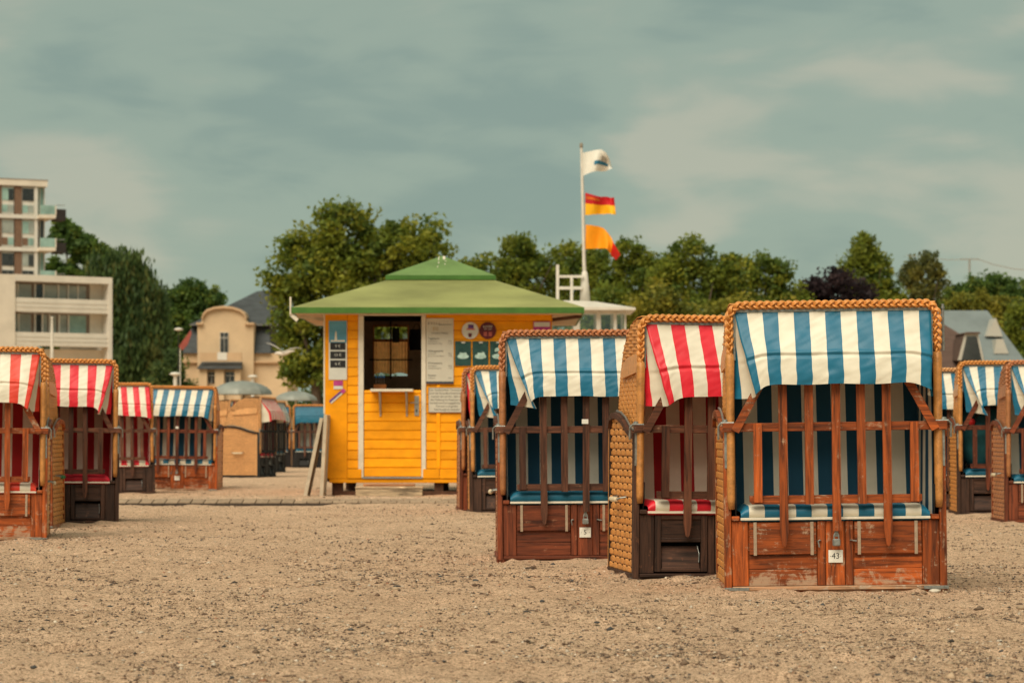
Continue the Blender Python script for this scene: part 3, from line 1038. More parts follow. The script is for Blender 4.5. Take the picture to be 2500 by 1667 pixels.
            sh('turn_latch|' + t, M_ZINC, lambda: MB().lathe([(0.0, -0.001), (0.009, -0.001), (0.009, 0.003), (0.0, 0.004)], (sx * 0.088, -0.012, 0.292), 10).tube([(sx * 0.088, -0.020, 0.294), (sx * 0.098, -0.023, 0.29), (sx * (0.116 if sx > 0 else 0.092), -0.024, 0.288 if sx > 0 else 0.255)], 0.0042, 6), 'turn_latch')
            sh('mullion|' + t, Wz, lambda: MB().box(min(sx * 0.055, sx * 0.100), max(sx * 0.055, sx * 0.100), -0.005, 0.020, 0.041, 0.402, 0.004), 'mullion')
        else:
            cx = sx * 0.315
            sh('locker_back|' + t, M_DARKVOID, lambda: MB().box(min(sx * 0.101, sx * 0.483), max(sx * 0.101, sx * 0.483), 0.10, 0.108, 0.03, 0.40), 'locker_back')
            for q, (a, b) in enumerate(((-0.165, -0.125), (0.125, 0.165))):
                sh('hatch_stile|%s%d' % (t, q), Wz, lambda: MB().box(cx + a, cx + b, -0.006, 0.02, 0.050, 0.398, 0.003), 'hatch_stile')
            for q, (z0, z1) in enumerate(((0.050, 0.070), (0.232, 0.258), (0.372, 0.398))):
                sh('hatch_rail|%s%d' % (t, q), Wx, lambda: MB().box(cx - 0.1245, cx + 0.1245, -0.004, 0.018, z0, z1, 0.003), 'hatch_rail')
            sh('hatch_panel|' + t, Wx, lambda: MB().box(cx - 0.124, cx + 0.124, 0.006, 0.014, 0.2585, 0.3715), 'hatch_panel')
            fl = sh('locker_flap|' + t, Wx, lambda: MB().prism([(0.004, 0.071), (0.016, 0.071), (0.050, 0.208), (0.038, 0.208)], cx - 0.118, cx + 0.118, 'x'), 'locker_flap')
            sh('flap_stay|' + t, M_ZINC, lambda: MB().tube([(cx + 0.112, 0.0, 0.11), (cx + 0.116, 0.008, 0.16), (cx + 0.108, 0.03, 0.21)], 0.0025, 6), 'flap_stay', fl)
            sh('side_strip|' + t, Wz, lambda: MB().box(min(sx * 0.102, sx * 0.146), max(sx * 0.102, sx * 0.146), 0.004, 0.02, 0.041, 0.402, 0.003), 'side_strip')
            sh('mullion|d' + t, Wz, lambda: MB().box(min(sx * 0.055, sx * 0.100), max(sx * 0.055, sx * 0.100), -0.005, 0.020, 0.041, 0.402, 0.004), 'mullion')
    sh('center_board', Wz, lambda: MB().box(-0.053, 0.053, 0.001, 0.018, 0.041, 0.402, 0.003), 'center_board')
    sh('top_rail', Wx, lambda: MB().box(-0.575, 0.575, 0.024, 0.05, 0.36, 0.404), 'top_rail')
    sh('front_sill', M_SILL if wd == 'orange' else Wx, lambda: MB().box(-0.576, 0.576, -0.030, 0.03, 0.018, 0.040, 0.003), 'front_sill')
    sh('bottom_rail', Wx, lambda: MB().box(-0.617, 0.617, -0.012, 0.035, -0.03, 0.017, 0.003), 'bottom_rail')
    if wd == 'orange':
        for sx in (-1, 1):
            sh('corner_plate|%d' % sx, M_ZINC, lambda: MB().box(min(sx * 0.485, sx * 0.622), max(sx * 0.485, sx * 0.622), -0.0345, -0.0305, 0.018, 0.036, 0.001), 'corner_plate')
    sh('floor_board', Wx, lambda: MB().box(-0.575, 0.575, 0.04, 0.80, 0.02, 0.035), 'floor_board')
    sh('wicker_back', M_CANE[caney], back_weave, 'wicker_back', T, 'stuff')
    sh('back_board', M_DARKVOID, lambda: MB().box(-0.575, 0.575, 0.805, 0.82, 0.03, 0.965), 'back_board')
    # seat
    sm = M_CANVAS[canvas] if seat == 'stripe' else M_SOLID[canvas]
    c = sh('seat_cushion|' + seat, sm, lambda: cushion(True), 'seat_cushion')
    sh('piping', M_PIPING, lambda: MB().box(-0.527, 0.527, -0.022, -0.004, 0.408, 0.4225, 0.002), 'piping', c)
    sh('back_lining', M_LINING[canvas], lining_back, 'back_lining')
    # hood
    for sx in (-1, 1):
        t = 'L' if sx < 0 else 'R'
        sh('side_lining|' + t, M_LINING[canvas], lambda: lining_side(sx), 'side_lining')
        sh('hood_weave|' + t, M_CANE[caney], lambda: hood_weave(sx), 'hood_weave', T, 'stuff')
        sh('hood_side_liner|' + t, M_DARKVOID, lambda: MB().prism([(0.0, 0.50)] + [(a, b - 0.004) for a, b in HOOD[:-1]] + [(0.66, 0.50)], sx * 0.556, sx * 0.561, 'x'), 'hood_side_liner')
        sh('wrapped_edge|' + t, M_WRAP[caney], lambda: wrap_edge(sx), 'wrapped_edge')
        sh('pivot_belt|' + t, M_BLACKR, lambda: MB().prism([(-0.02, 0.60), (0.02, 0.60), (0.03, 0.50), (0.06, 0.425), (0.01, 0.425), (-0.018, 0.50)], sx * 0.548, sx * 0.5555, 'x'), 'pivot_belt')
        sh('rain_flap|' + t, M_CANE[caney], lambda: MB().prism([(0.035, 1.375), (0.08, 1.39), (0.36, 1.37), (0.50, 1.335), (0.575, 1.27), (0.52, 1.245), (0.05, 1.275)], sx * 0.576, sx * 0.590, 'x'), 'rain_flap')
    sh('hood_shell', M_CANE[caney], hood_shell, 'hood_shell')
    sh('braid', M_CANE[caney], braid_mesh, 'braid')
    sh('hood_frame', M_ZINC, lambda: MB().box(-0.555, 0.555, -0.012, 0.012, 1.566, 1.582).box(-0.5549, -0.544, -0.0115, 0.0115, 1.30, 1.5655).box(0.544, 0.5549, -0.0115, 0.0115, 1.30, 1.5655), 'hood_frame')
    a = dict(seed=px * 0.013); a.update(aw or {})
    awning(**a).build('awning', M_SOLID[canvas] if solid else M_CANVAS[canvas], T)
    # closing lattice
    sh('lattice_bar|a', Lx, lambda: MB().box(-0.622, 0.622, -0.048, -0.031, 0.902, 0.950, 0.003), 'lattice_bar')
    sh('lattice_bar|b', Lx, lambda: MB().prism([(-0.478, 0.512), (-0.462, 0.498), (0.462, 0.498), (0.478, 0.512), (0.478, 0.546), (-0.478, 0.546)], -0.048, -0.029), 'lattice_bar')
    sh('lattice_bar|c', Lx, lambda: MB().box(-0.375, 0.375, -0.048, -0.031, 1.185, 1.225, 0.003), 'lattice_bar')
    for k, (sx_, z0, z1, tip) in enumerate(SLATS):
        jx = random.uniform(-0.004, 0.004)
        o = sh('slat|%g%g%d' % (z0, z1, tip), Ls, lambda: slat(z0, z1, tip), 'slat')
        o.location = (sx_ + jx, 0, random.uniform(-0.004, 0.004)); 
        o.rotation_euler = (0, random.uniform(-0.006, 0.006), 0)
    for sx in (-1, 1):
        sh('brace|%d' % sx, Lx, lambda: MB().bar((sx * 0.555, -0.0585, 0.905), (sx * 0.385, -0.0585, 1.215), 0.046, 0.017, (0, 0, 1), 0.0), 'brace')
    # padlock on the middle slat
    pl = sh('padlock', M_ZINC, lambda: MB().box(-0.022, 0.022, -0.064, -0.044, 0.262, 0.302, 0.005), 'padlock')
    sh('shackle', M_ZINC, lambda: MB().tube([(-0.013, -0.054, 0.30), (-0.013, -0.054, 0.322), (-0.008, -0.054, 0.333), (0, -0.054, 0.337), (0.008, -0.054, 0.333), (0.013, -0.054, 0.322), (0.013, -0.054, 0.30)], 0.0042, 6).box(-0.010, 0.010, -0.052, -0.046, 0.315, 0.356), 'shackle', pl)
    if plate:
        p = sh('number_plate', M_PLATE, lambda: MB().box(-0.040, 0.040, -0.0085, -0.0055, 0.168, 0.238, 0.001), 'number_plate')
        if plate != ' ':
            lettering(p, plate, 0.046, 0, -0.0092, 0.204, M_INK, name='plate_number')
        for q in (-0.028, 0.028):
            sh('plate_screw|%g' % q, M_ZINC, lambda: MB().lathe([(0, 0), (0.0025, 0), (0.0025, 0.0035)], (q, -0.0085, 0.202), 6), 'plate_screw', p)
    if plate_small is not None:
        sh('slat_plate|%g' % plate_small, M_PLATE, lambda: MB().box(plate_small - 0.023, plate_small + 0.023, -0.0725, -0.0695, 0.965, 0.998, 0.001), 'slat_plate')
    return T

CHA = beach_chair('blue and white striped beach chair with orange-brown wood and plate 43', 2041, 438, -1.2, 'blue', 'orange', 'orange', 'leaf', plate='43', roll=-0.7, dz=0.016,
                  aw=dict(shear=0.0, droopL=0.065, droopR=0.07, billowL=0.06, billowR=0.0, inL=0.085, inR=0.02))
MB().tube([(0.612, 0.0, 1.34), (0.612, 0.0, 1.60)], 0.008, 8).tube([(0.612, 0.0, 1.575), (0.612, 0.0, 1.585)], 0.011, 8).tube([(0.612, 0.0, 1.375), (0.612, 0.0, 1.385)], 0.011, 8).build('pole_socket', M_ZINC, CHA)
beach_chair('red and white striped beach chair with dark wood, just left behind chair 43', 1784, 396, 8.5, 'red', 'dark', 'slatbrown', 'hatch',
            aw=dict(shear=0.035, droopL=0.03, billowL=0.10, lift=-0.05, inL=0.06), grip=('w', 'g'))
beach_chair('blue and white striped beach chair with solid blue seat and plate 5', 1429, 347, 1.6, 'blue', 'russet', 'slatbrown', 'leaf', seat='solid', caney='rose', plate='5', plate_small=0.0,
            aw=dict(shear=0.01, droopL=0.03, billowL=0.30, inL=0.09), grip=('w', None))
beach_chair('blue and white striped beach chair with dark base, peeking out left behind chair 5', 1283, 221, 3.0, 'blue', 'dark', 'slatbrown', 'hatch', seat='solid',
            aw=dict(droopL=0.05, billowL=0.42, inL=0.12, shear=0.0), zs=1.01)
beach_chair('red striped beach chair mostly hidden between the kiosk wall and a blue chair', 1254, 214, 4.0, 'red', 'russet', 'slatbrown', 'leaf', caney='rose',
            aw=dict(droopL=0.05, billowL=0.4, inL=0.12, shear=0.0), zs=1.01)
beach_chair('blue and white striped beach chair showing only a strip right behind chair 43', 2252, 212, 0.0, 'blue', 'dark', 'slatbrown', 'hatch', seat='solid', caney='pale', zs=1.02)
beach_chair('blue and white striped beach chair holding a stuffed teal bag, right of chair 43', 2478, 226, -4.0, 'blue', 'dark', 'russet', 'hatch', seat='solid',
            aw=dict(droopL=0.04, billowL=0.38, billowR=0.3, inL=0.12, inR=0.10, shear=0.0), zs=1.03)
beach_chair('blue striped beach chair with reddish cane cut off by the right edge', 2606, 246, -2.0, 'blue', 'russet', 'russet', 'leaf', seat='solid', caney='rose',
            aw=dict(droopL=0.04, billowL=0.36, inL=0.10, shear=0.0), grip=('w', None))
beach_chair('tomato red striped beach chair with orange-brown wood at the left edge', -70, 293, 8.6, 'tomato', 'orange', 'orange', 'leaf', grip=(None, 'w'),
            aw=dict(droopR=0.06, billowR=0.10, shear=0.0, inR=0.06), roll=0.0)
beach_chair('blue and white beach chair squeezed in behind the leftmost red one, side basket showing', -34, 262, 2.5, 'blue', 'orange', 'orange', 'leaf', grip=(None, 'g'), aw=dict(droopR=0.10))
beach_chair('red and white striped beach chair with solid red seat and dark base', 134, 249, 11.0, 'red', 'dark', 'slatbrown', 'hatch', seat='solid',
            aw=dict(droopR=0.05, billowR=0.18, shear=-0.01, inR=0.07))
beach_chair('small red striped beach chair with dark base directly left of the orange-based blue one', 274, 168, 10.0, 'red', 'dark', 'slatbrown', 'hatch', caney='tan',
            aw=dict(droopR=0.04, shear=0.03, tilt=-0.05))
beach_chair('blue and white striped beach chair with orange base, left of the kiosk', 432, 158, 0.5, 'blue', 'orange', 'russet', 'leaf', plate=' ', plate_small=0.0,
            aw=dict(shear=-0.06, droopR=0.07))
beach_chair('pale wicker beach chair seen from its side with red striped awning, left of the kiosk', 652, 121, 80.0, 'red', 'black', 'black', 'hatch', seat='solid', caney='pale', aw=dict(out=0.2), grip=('w', None))
beach_chair('pale wicker beach chair half hidden behind the orange-based blue one', 582, 112, 76.0, 'blue', 'black', 'black', 'hatch', seat='solid', caney='pale')
beach_chair('pale wicker beach chair seen from its side, behind the one with the red awning', 676, 108, 78.0, 'blue', 'black', 'black', 'hatch', seat='solid', caney='pale')
beach_chair('far dark blue beach chair with slatted front right beside the leaning boards', 772, 95, 0.0, 'blue', 'black', 'slatbrown', 'hatch', caney='tan', solid=True, seat='solid')
beach_chair('far dark blue beach chair next to the pale wicker one seen from the side', 652, 94, 2.0, 'blue', 'black', 'slatbrown', 'hatch', caney='tan', solid=True, seat='solid')

# ------------------------------------------------------------------ yellow kiosk
M_YEL = plain('yellow_paint', (0.88, 0.335, 0.003), 0.55, 0.17, 3.5, (1, 1, 1.6), 0.12, spec=0.2, objvar=0.2)
M_WHITEP = plain('white_paint', (0.68, 0.62, 0.50), 0.5, 0.10, 8)
M_GREEN = plain('green_roof', (0.26, 0.27, 0.095), 0.7, 0.28, 1.4, (0.5, 1, 1), 0.3)
M_GREENC = plain('green_cap', (0.15, 0.245, 0.075), 0.6, 0.22, 1.6, bmp=0.15)
M_GREENF = plain('green_fascia', (0.060, 0.155, 0.026), 0.5, 0.18, 4)
M_BROWN = plain('brown_timber', (0.10, 0.045, 0.025), 0.8, 0.35, 12)
M_PALEW = wood('pale_timber', (0.50, 0.38, 0.24), 'x', (0.55, 0.47, 0.36), 0.3)
M_REDW = wood('red_plank', (0.36, 0.16, 0.07), 'x', (0.5, 0.36, 0.24), 0.2)
M_INT = plain('kiosk_inside', (0.34, 0.22, 0.14), 0.8, 0.3, 5)
M_SHUT = wood('shutter_pine', (0.40, 0.15, 0.04), 'z', (0.5, 0.3, 0.15), 0.1)
M_STEEL = plain('steel', (0.40, 0.40, 0.37), 0.4, 0.2, 30, metal=0.7)
M_BLK = plain('black_iron', (0.015, 0.013, 0.012), 0.6, 0.2, 20)
M_SOFFIT = plain('soffit_boards', (0.55, 0.46, 0.33), 0.7, 0.2, 6)

def clear_glass():
    m, t, b = nodes('clear_glass')
    tr = t.nodes.new('ShaderNodeBsdfTransparent'); tr.inputs['Color'].default_value = (0.92, 0.97, 0.95, 1)
    gl = t.nodes.new('ShaderNodeBsdfGlossy'); gl.inputs['Roughness'].default_value = 0.05
    mx = t.nodes.new('ShaderNodeMixShader'); mx.inputs[0].default_value = 0.10
    t.links.new(tr.outputs[0], mx.inputs[1]); t.links.new(gl.outputs[0], mx.inputs[2])
    t.links.new(mx.outputs[0], t.nodes['Material Output'].inputs['Surface'])
    return m
M_GLASS = clear_glass()

def cloth_mat(name, c):
    m, t, b = nodes(name)
    v = coords(t, (1, 1, 1)); f = noise(t, v, 12.0, 5, 0.6)
    cc = ramp(t, f, [(0.3, tuple(x * 0.7 for x in c)), (0.7, c)])
    t.links.new(cc, b.inputs['Base Color']); b.inputs['Roughness'].default_value = 0.9
    tr = t.nodes.new('ShaderNodeBsdfTranslucent'); t.links.new(cc, tr.inputs['Color'])
    mx = t.nodes.new('ShaderNodeMixShader'); mx.inputs[0].default_value = 0.85
    t.links.new(b.outputs[0], mx.inputs[1]); t.links.new(tr.outputs[0], mx.inputs[2])
    t.links.new(mx.outputs[0], t.nodes['Material Output'].inputs['Surface'])
    return m
KY = 34.5; KS = FPX / KY; KX = (1071.5 - 1250) / KS
def kx(px): return (px - 1071.5) / KS
def kz(py): return CAM_H + (HORIZON - py) / KS
KI = thing('kiosk', 'yellow wooden kiosk with a two-tier green roof and open half door', 'kiosk', (KX, KY, 0))

def siding(x0, x1, z0, z1):
    return MB().prism([(0.004, z0 + 0.001), (-0.016, z0 + 0.002), (-0.019, z0 + 0.012), (-0.012, z1 - 0.008), (-0.004, z1 - 0.001), (0.004, z1 - 0.001)], x0, x1, 'x')

PITCH = 0.1318
z = kz(1144)
while z < 2.60:
    z1 = min(z + PITCH, 2.64)
    siding(kx(848.5), kx(874.5), z, z1).build('siding_board', M_YEL, KI)
    siding(kx(1040.5), 1.598, z, z1).build('siding_board', M_YEL, KI)
    # left, right and rear walls
    for sgn in (-1, 1):
        if sgn > 0 and 1.12 < z < 2.3:  # unseen opening added in the right wall to let daylight in
            for ya, yb in ((0.03, 0.5), (2.7, 3.18)):
                MB().prism([(1.596, z + 0.001), (1.619, z + 0.003), (1.612, z1 - 0.006), (1.596, z1 - 0.001)], ya, yb, 'y').build('siding_board', M_YEL, KI)
            continue
        MB().prism([(sgn * 1.596, z + 0.001), (sgn * 1.619, z + 0.003), (sgn * 1.612, z1 - 0.006), (sgn * 1.596, z1 - 0.001)], 0.03, 3.18, 'y').build('siding_board', M_YEL, KI)
    z += PITCH
# inner shell
MB().box(-1.595, kx(874.5), 0.0045, 0.05, 0.24, 2.62).build('wall_panel', M_INT, KI)
MB().box(kx(1040.5), 1.595, 0.0045, 0.05, 0.24, 2.62).build('wall_panel', M_INT, KI)
MB().box(-1.595, -1.55, 0.051, 3.10, 0.24, 2.62).build('wall_panel', M_INT, KI)
for ya, yb, za, zb in ((0.051, 0.5, 0.24, 2.62), (2.7, 3.10, 0.24, 2.62), (0.501, 2.699, 0.24, 1.17), (0.501, 2.699, 2.43, 2.62)):  # right wall pieces around the added daylight opening
    MB().box(1.55, 1.595, ya, yb, za, zb).build('wall_panel', M_INT, KI)
MB().box(-1.595, 1.595, 0.0, 3.2, 0.19, 0.235).build('floor_slab', M_BROWN, KI)
BW = [(-1.55, -1.12), (-0.565, 1.55)]
for a, b in BW:
    MB().box(a, b, 3.12, 3.18, 0.24, 2.62).build('rear_wall', M_INT, KI)
MB().box(-1.12, -0.565, 3.12, 3.18, 0.24, 1.77).build('rear_wall', M_INT, KI)
MB().box(-1.12, -0.565, 3.12, 3.18, 2.56, 2.62).build('rear_wall', M_INT, KI)
# rear window: panes above, orange cafe curtains below
M_CURTAIN = cloth_mat('orange_curtain', (0.95, 0.50, 0.20))
wf = MB().box(-1.12, -1.10, 3.12, 3.18, 1.77, 2.56).box(-0.585, -0.565, 3.12, 3.18, 1.77, 2.56).box(-0.855, -0.83, 3.13, 3.16, 1.77, 2.56).box(-1.12, -0.565, 3.09, 3.119, 2.30, 2.345, 0.004).box(-1.12, -0.565, 3.09, 3.119, 2.53, 2.56, 0.004).build('rear_window', M_SHUT, KI)
for a, b in ((-1.10, -0.855), (-0.83, -0.585)):
    MB().box(a, b, 3.14, 3.146, 2.345, 2.53).build('pane', M_GLASS, wf)
    MB().box(a, b, 3.14, 3.146, 1.785, 2.298).build('pane', M_GLASS, wf)
    cu = MB(); cu.smooth = True
    cu.grid(lambda u, v, a=a, b=b: ((a - 0.012 + (b - a + 0.024) * u, 3.112 + 0.012 * math.sin(u * 34), 1.79 + 0.51 * v + 0.03 * (1 - v) * math.sin(math.pi * u)), (u, v)), 40, 6)
    cu.build('curtain', M_CURTAIN, wf)
MB().box(-0.853, -0.832, 3.06, 3.088, 1.72, 2.62).build('window_bar', M_BLK, KI)
MB().box(-1.17, -0.50, 3.06, 3.0875, 2.01, 2.03).build('window_bar', M_BLK, KI)
# corner board, jambs, base boards
MB().box(-1.622, kx(848), -0.030, -0.0001, kz(1168), 2.62, 0.004).build('corner_board', M_YEL, KI)
MB().box(-1.646, -1.6225, -0.028, 0.03, kz(1010), 2.60, 0.003).build('edge_trim', M_WHITEP, KI)
for a, b in ((875, 888), (1029, 1040)):
    MB().box(kx(a), kx(b), -0.034, 0.04, kz(1166), kz(771), 0.004).build('door_jamb', M_WHITEP, KI)
MB().box(kx(875), kx(1040), -0.036, 0.04, kz(770.5), kz(765), 0.002).build('door_head', M_WHITEP, KI)
MB().box(kx(848.5), kx(883), -0.045, -0.0345, kz(1167.5), kz(1144.5), 0.004).build('base_board', M_YEL, KI)
MB().box(kx(1033), kx(1073), -0.045, -0.0345, kz(1167.5), kz(1144.5), 0.004).build('base_board', M_YEL, KI)
MB().box(kx(1074), 1.60, -0.045, -0.0205, kz(1167.5), kz(1144.5), 0.004).build('base_board', M_YEL, KI)
MB().box(-1.56, 1.60, -0.032, 0.03, kz(1178), kz(1168.5), 0.003).build('bottom_beam', M_YEL, KI)
MB().box(kx(884), kx(1032), -0.052, 0.03, kz(1167.8), kz(1163.5), 0.002).build('threshold', M_STEEL, KI)
MB().box(kx(1066), kx(1075), -0.030, -0.0195, kz(1144), kz(940), 0.003).build('batten', M_YEL, KI)
# half door
dr = MB().box(kx(888.6), kx(1028.4), 0.006, 0.03, kz(1163), kz(953)).build('half_door', M_YEL, KI)
z = kz(1163)
while z < kz(960):
    z1 = min(z + PITCH, kz(952))
    siding(kx(889), kx(1028), z, z1).build('door_board', M_YEL, dr)
    z += PITCH
hp_ = MB().box(kx(1012), kx(1023), -0.030, -0.0195, kz(1015), kz(966), 0.003).build('handle_plate', M_STEEL, KI)
MB().tube([(kx(1018), -0.03, kz(983)), (kx(1018), -0.075, kz(983)), (kx(1012), -0.08, kz(983)), (kx(1002), -0.08, kz(983))], 0.009, 8).build('door_handle', M_STEEL, hp_)
MB().box(kx(1016), kx(1019), -0.0315, -0.0302, kz(1006), kz(999)).build('keyhole', M_BLK, hp_)
sf = MB().box(kx(907), kx(1010), -0.30, 0.0, kz(956.5), kz(950), 0.004).build('serving_shelf', M_WHITEP, KI)
for p in (929, 993.5):
    MB().box(kx(p) - 0.012, kx(p) + 0.012, -0.27, -0.022, kz(961), kz(957)).bar((kx(p), -0.25, kz(960)), (kx(p), -0.025, kz(1012)), 0.024, 0.010, (1, 0, 0)).box(kx(p) - 0.0115, kx(p) + 0.0115, -0.034, -0.0205, kz(1016), kz(961.5)).build('shelf_bracket', M_STEEL, sf)
# posts below
for a, b in ((810, 836), (1060, 1082), (1190, 1216), (1310, 1335)):
    for yy in (0.05, 2.9):
        MB().box(kx(a), kx(b), yy, yy + 0.16, -0.10, 0.19, 0.004).build('support_post', M_BROWN, KI)
MB().box(-1.5, 1.5, 0.02, 0.045, -0.06, 0.055).build('ground_beam', M_BROWN, KI)
# two-tier hip roof
CY = 1.6
def hip(h0, z0, h1, z1, th):
    mb = MB()
    vs = []
    for h, zz in ((h0, z0), (h1, z1), (h1, z1 - th), (h0, z0 - th)):
        vs += [(-h, CY - h, zz), (h, CY - h, zz), (h, CY + h, zz), (-h, CY + h, zz)]
    fs = []
    for k in range(4):
        j = (k + 1) % 4
        fs += [(k, j, 4 + j, 4 + k), (4 + k, 4 + j, 8 + j, 8 + k), (8 + k, 8 + j, 12 + j, 12 + k), (12 + k, 12 + j, j, k)]
    return mb.add(vs, fs)
rf = hip(2.055, 2.655, 0.55, 3.20, 0.03).build('roof', M_GREEN, KI)
def fascia(h, z0, z1, th, par):
    for k in range(4):
        o = MB().box(-h, h - th - 0.001, -h, -h + th, z0, z1, 0.003).build('fascia', M_GREENF, par)
        o.location = (0, CY, 0); o.rotation_euler = (0, 0, k * math.pi / 2)
fascia(2.062, 2.568, 2.652, 0.03, KI)
cap = MB()
cap.add([(-0.80, CY - 0.80, 3.185), (0.80, CY - 0.80, 3.185), (0.80, CY + 0.80, 3.185), (-0.80, CY + 0.80, 3.185), (0, CY, 3.525)], [(0, 1, 4), (1, 2, 4), (2, 3, 4), (3, 0, 4), (3, 2, 1, 0)])
cp = cap.build('roof_cap', M_GREENC, KI)
fascia(0.806, 3.118, 3.183, 0.03, KI)
for dx, f0, f1, w in ((0.03, 0.97, 0.80, 0.018), (-0.045, 0.95, 0.76, 0.006), (0.055, 0.74, 0.70, 0.009), (-0.04, 0.66, 0.60, 0.007), (0.05, 0.58, 0.54, 0.008), (-0.05, 0.45, 0.40, 0.006)):
    P0 = Vector((dx, CY - 0.80 * (1 - f0), 3.185 + 0.34 * f0 + 0.004)); P1 = Vector((dx * 1.1, CY - 0.80 * (1 - f1), 3.185 + 0.34 * f1 + 0.004))
    MB().bar(P0, P1, w * 2, 0.004, (1, 0, 0)).build('dropping_streak', M_WHITEP, cp)
# soffit and brackets
so = MB().box(-2.03, 2.03, CY - 2.03, -0.001, 2.570, 2.585).box(-2.03, 2.03, 3.2, CY + 2.03, 2.570, 2.585).box(-2.03, -1.623, 0.0, 3.199, 2.570, 2.585).box(1.623, 2.03, 0.0, 3.199, 2.570, 2.585).build('soffit', M_SOFFIT, KI)
for sgn in (-1, 1):
    MB().bar((sgn * 1.60, 0.10, 2.50), (sgn * 2.04, 0.10, 2.555), 0.03, 0.05, (0, 1, 0)).build('eave_rafter', M_SOFFIT if sgn < 0 else M_BROWN, KI)
MB().box(-2.09, -2.065, -0.45, -0.39, 2.55, 2.80, 0.004).bar((-2.078, -0.42, 2.56), (-1.98, -0.42, 2.47), 0.03, 0.05, (0, 1, 0)).build('gutter_stop', M_WHITEP, KI)

# things inside, behind the half door
def w_at(lx, ly, lz): return (KX + lx, KY + ly, lz)
ct = thing('counter', 'dark counter inside the kiosk behind the half door', 'counter', w_at(-0.70, 0.45, 0.235))
MB().box(-0.80, 0.55, -0.22, 0.25, 1.18, 1.22, 0.004).build('counter_top', M_BROWN, ct)
MB().box(-0.78, 0.53, -0.20, 0.23, 0.0, 1.179).build('cabinet', M_INT, ct)
M_CRATE = plain('orange_crate', (0.35, 0.11, 0.02), 0.6, 0.2, 10)
M_BOTTLE = plain('amber_bottle', (0.06, 0.03, 0.01), 0.2, 0.2, 10, spec=0.6)
M_CAPB = plain('blue_cap', (0.02, 0.15, 0.35), 0.4, 0.1, 10)
cr = thing('bottle_crate', 'orange bottle crate standing behind the half door of the kiosk', 'crate', w_at(kx(924), 0.42, 1.455))
for (a, b, c_, d_) in ((-0.09, 0.09, -0.06, -0.05), (-0.09, 0.09, 0.05, 0.06), (-0.09, -0.08, -0.049, 0.049), (0.08, 0.09, -0.049, 0.049)):
    MB().box(a, b, c_, d_, 0.0, 0.13).build('crate_side', M_CRATE, cr)
MB().box(-0.079, 0.079, -0.049, 0.049, 0.002, 0.01).build('crate_floor', M_CRATE, cr)
for i, bx in enumerate((-0.055, -0.018, 0.018, 0.055)):
    bt = thing('bottle', 'amber bottle with blue cap, %s in the orange crate' % ['leftmost', 'second from the left', 'third from the left', 'rightmost'][i], 'bottle', w_at(kx(924) + bx, 0.40 + 0.03 * (i % 2), 1.467), group='bottles in the kiosk')
    MB().lathe([(0, 0), (0.016, 0), (0.016, 0.15), (0.008, 0.19), (0.007, 0.215)], n=10).build('glass_body', M_BOTTLE, bt)
    MB().lathe([(0, 0.215), (0.012, 0.216), (0.012, 0.245), (0, 0.246)], n=10).build('cap', M_CAPB, bt)
def hanging(lx, ly, w, h, lab, m):
    t = thing('hanging_bag', lab, 'bag', w_at(lx, ly, 2.55 - h), group='bags hanging in the kiosk')
    mb = MB(); mb.smooth = True
    mb.grid(lambda u, v: ((w * (0.5 + 0.08 * math.sin(v * 3)) * math.cos(u * 6.2832), 0.05 * math.sin(u * 6.2832) * (0.5 + v * (1 - v) * 2), h * 0.8 * v), (u, v)), 16, 6)
    mb.build('pouch', m, t)
    MB().tube([(-w * 0.3, 0, h * 0.78), (-w * 0.1, 0, h), (w * 0.1, 0, h), (w * 0.3, 0, h * 0.78)], 0.006, 6).build('strap', M_BLK, t)
hanging(kx(945), 2.6, 0.10, 0.28, 'dark bag hanging in front of the kiosk rear window', plain('dark_cloth', (0.03, 0.035, 0.025), 0.9))
hanging(kx(1000), 2.5, 0.20, 0.40, 'black bag hanging right of the kiosk rear window', plain('black_cloth', (0.012, 0.012, 0.02), 0.9))

# ------------------------------------------------------------------ signs on the kiosk
M_MENU = plain('menu_paper', (0.55, 0.52, 0.43), 0.5, 0.05, 6)
M_GREY = plain('grey_ink', (0.18, 0.17, 0.15), 0.6, 0.1, 20)
M_SKYP = plain('poster_sky', (0.10, 0.30, 0.42), 0.4, 0.3, 3)
M_LIGHTP = plain('poster_pale', (0.60, 0.60, 0.54), 0.5, 0.08, 6)
M_DKP = plain('poster_black', (0.02, 0.02, 0.022), 0.5, 0.1, 20)
M_PINK = plain('sticker_pink', (0.42, 0.05, 0.22), 0.4, 0.2, 20)
M_VIOL = plain('sticker_violet', (0.12, 0.05, 0.22), 0.4, 0.2, 20)
M_MAROON = plain('maroon', (0.11, 0.012, 0.018), 0.4, 0.2, 10)
M_CARD = plain('dark_green_card', (0.025, 0.075, 0.068), 0.35, 0.35, 8)
M_CUP = plain('cup_print', (0.42, 0.60, 0.55), 0.4, 0.25, 20)
M_GOLD = plain('gold_print', (0.45, 0.33, 0.16), 0.5, 0.1, 20)

def sign(name, label, cat, px0, px1, py0, py1, m, front=-0.034, th=0.008, group=None):
    t = thing(name, label, cat, w_at(kx((px0 + px1) / 2), front, kz(py1)), group=group)
    w = (px1 - px0) / KS; h = (py1 - py0) / KS
    MB().box(-w / 2, w / 2, 0, th, 0, h, 0.0015).build('board', m, t)
    return t, w, h

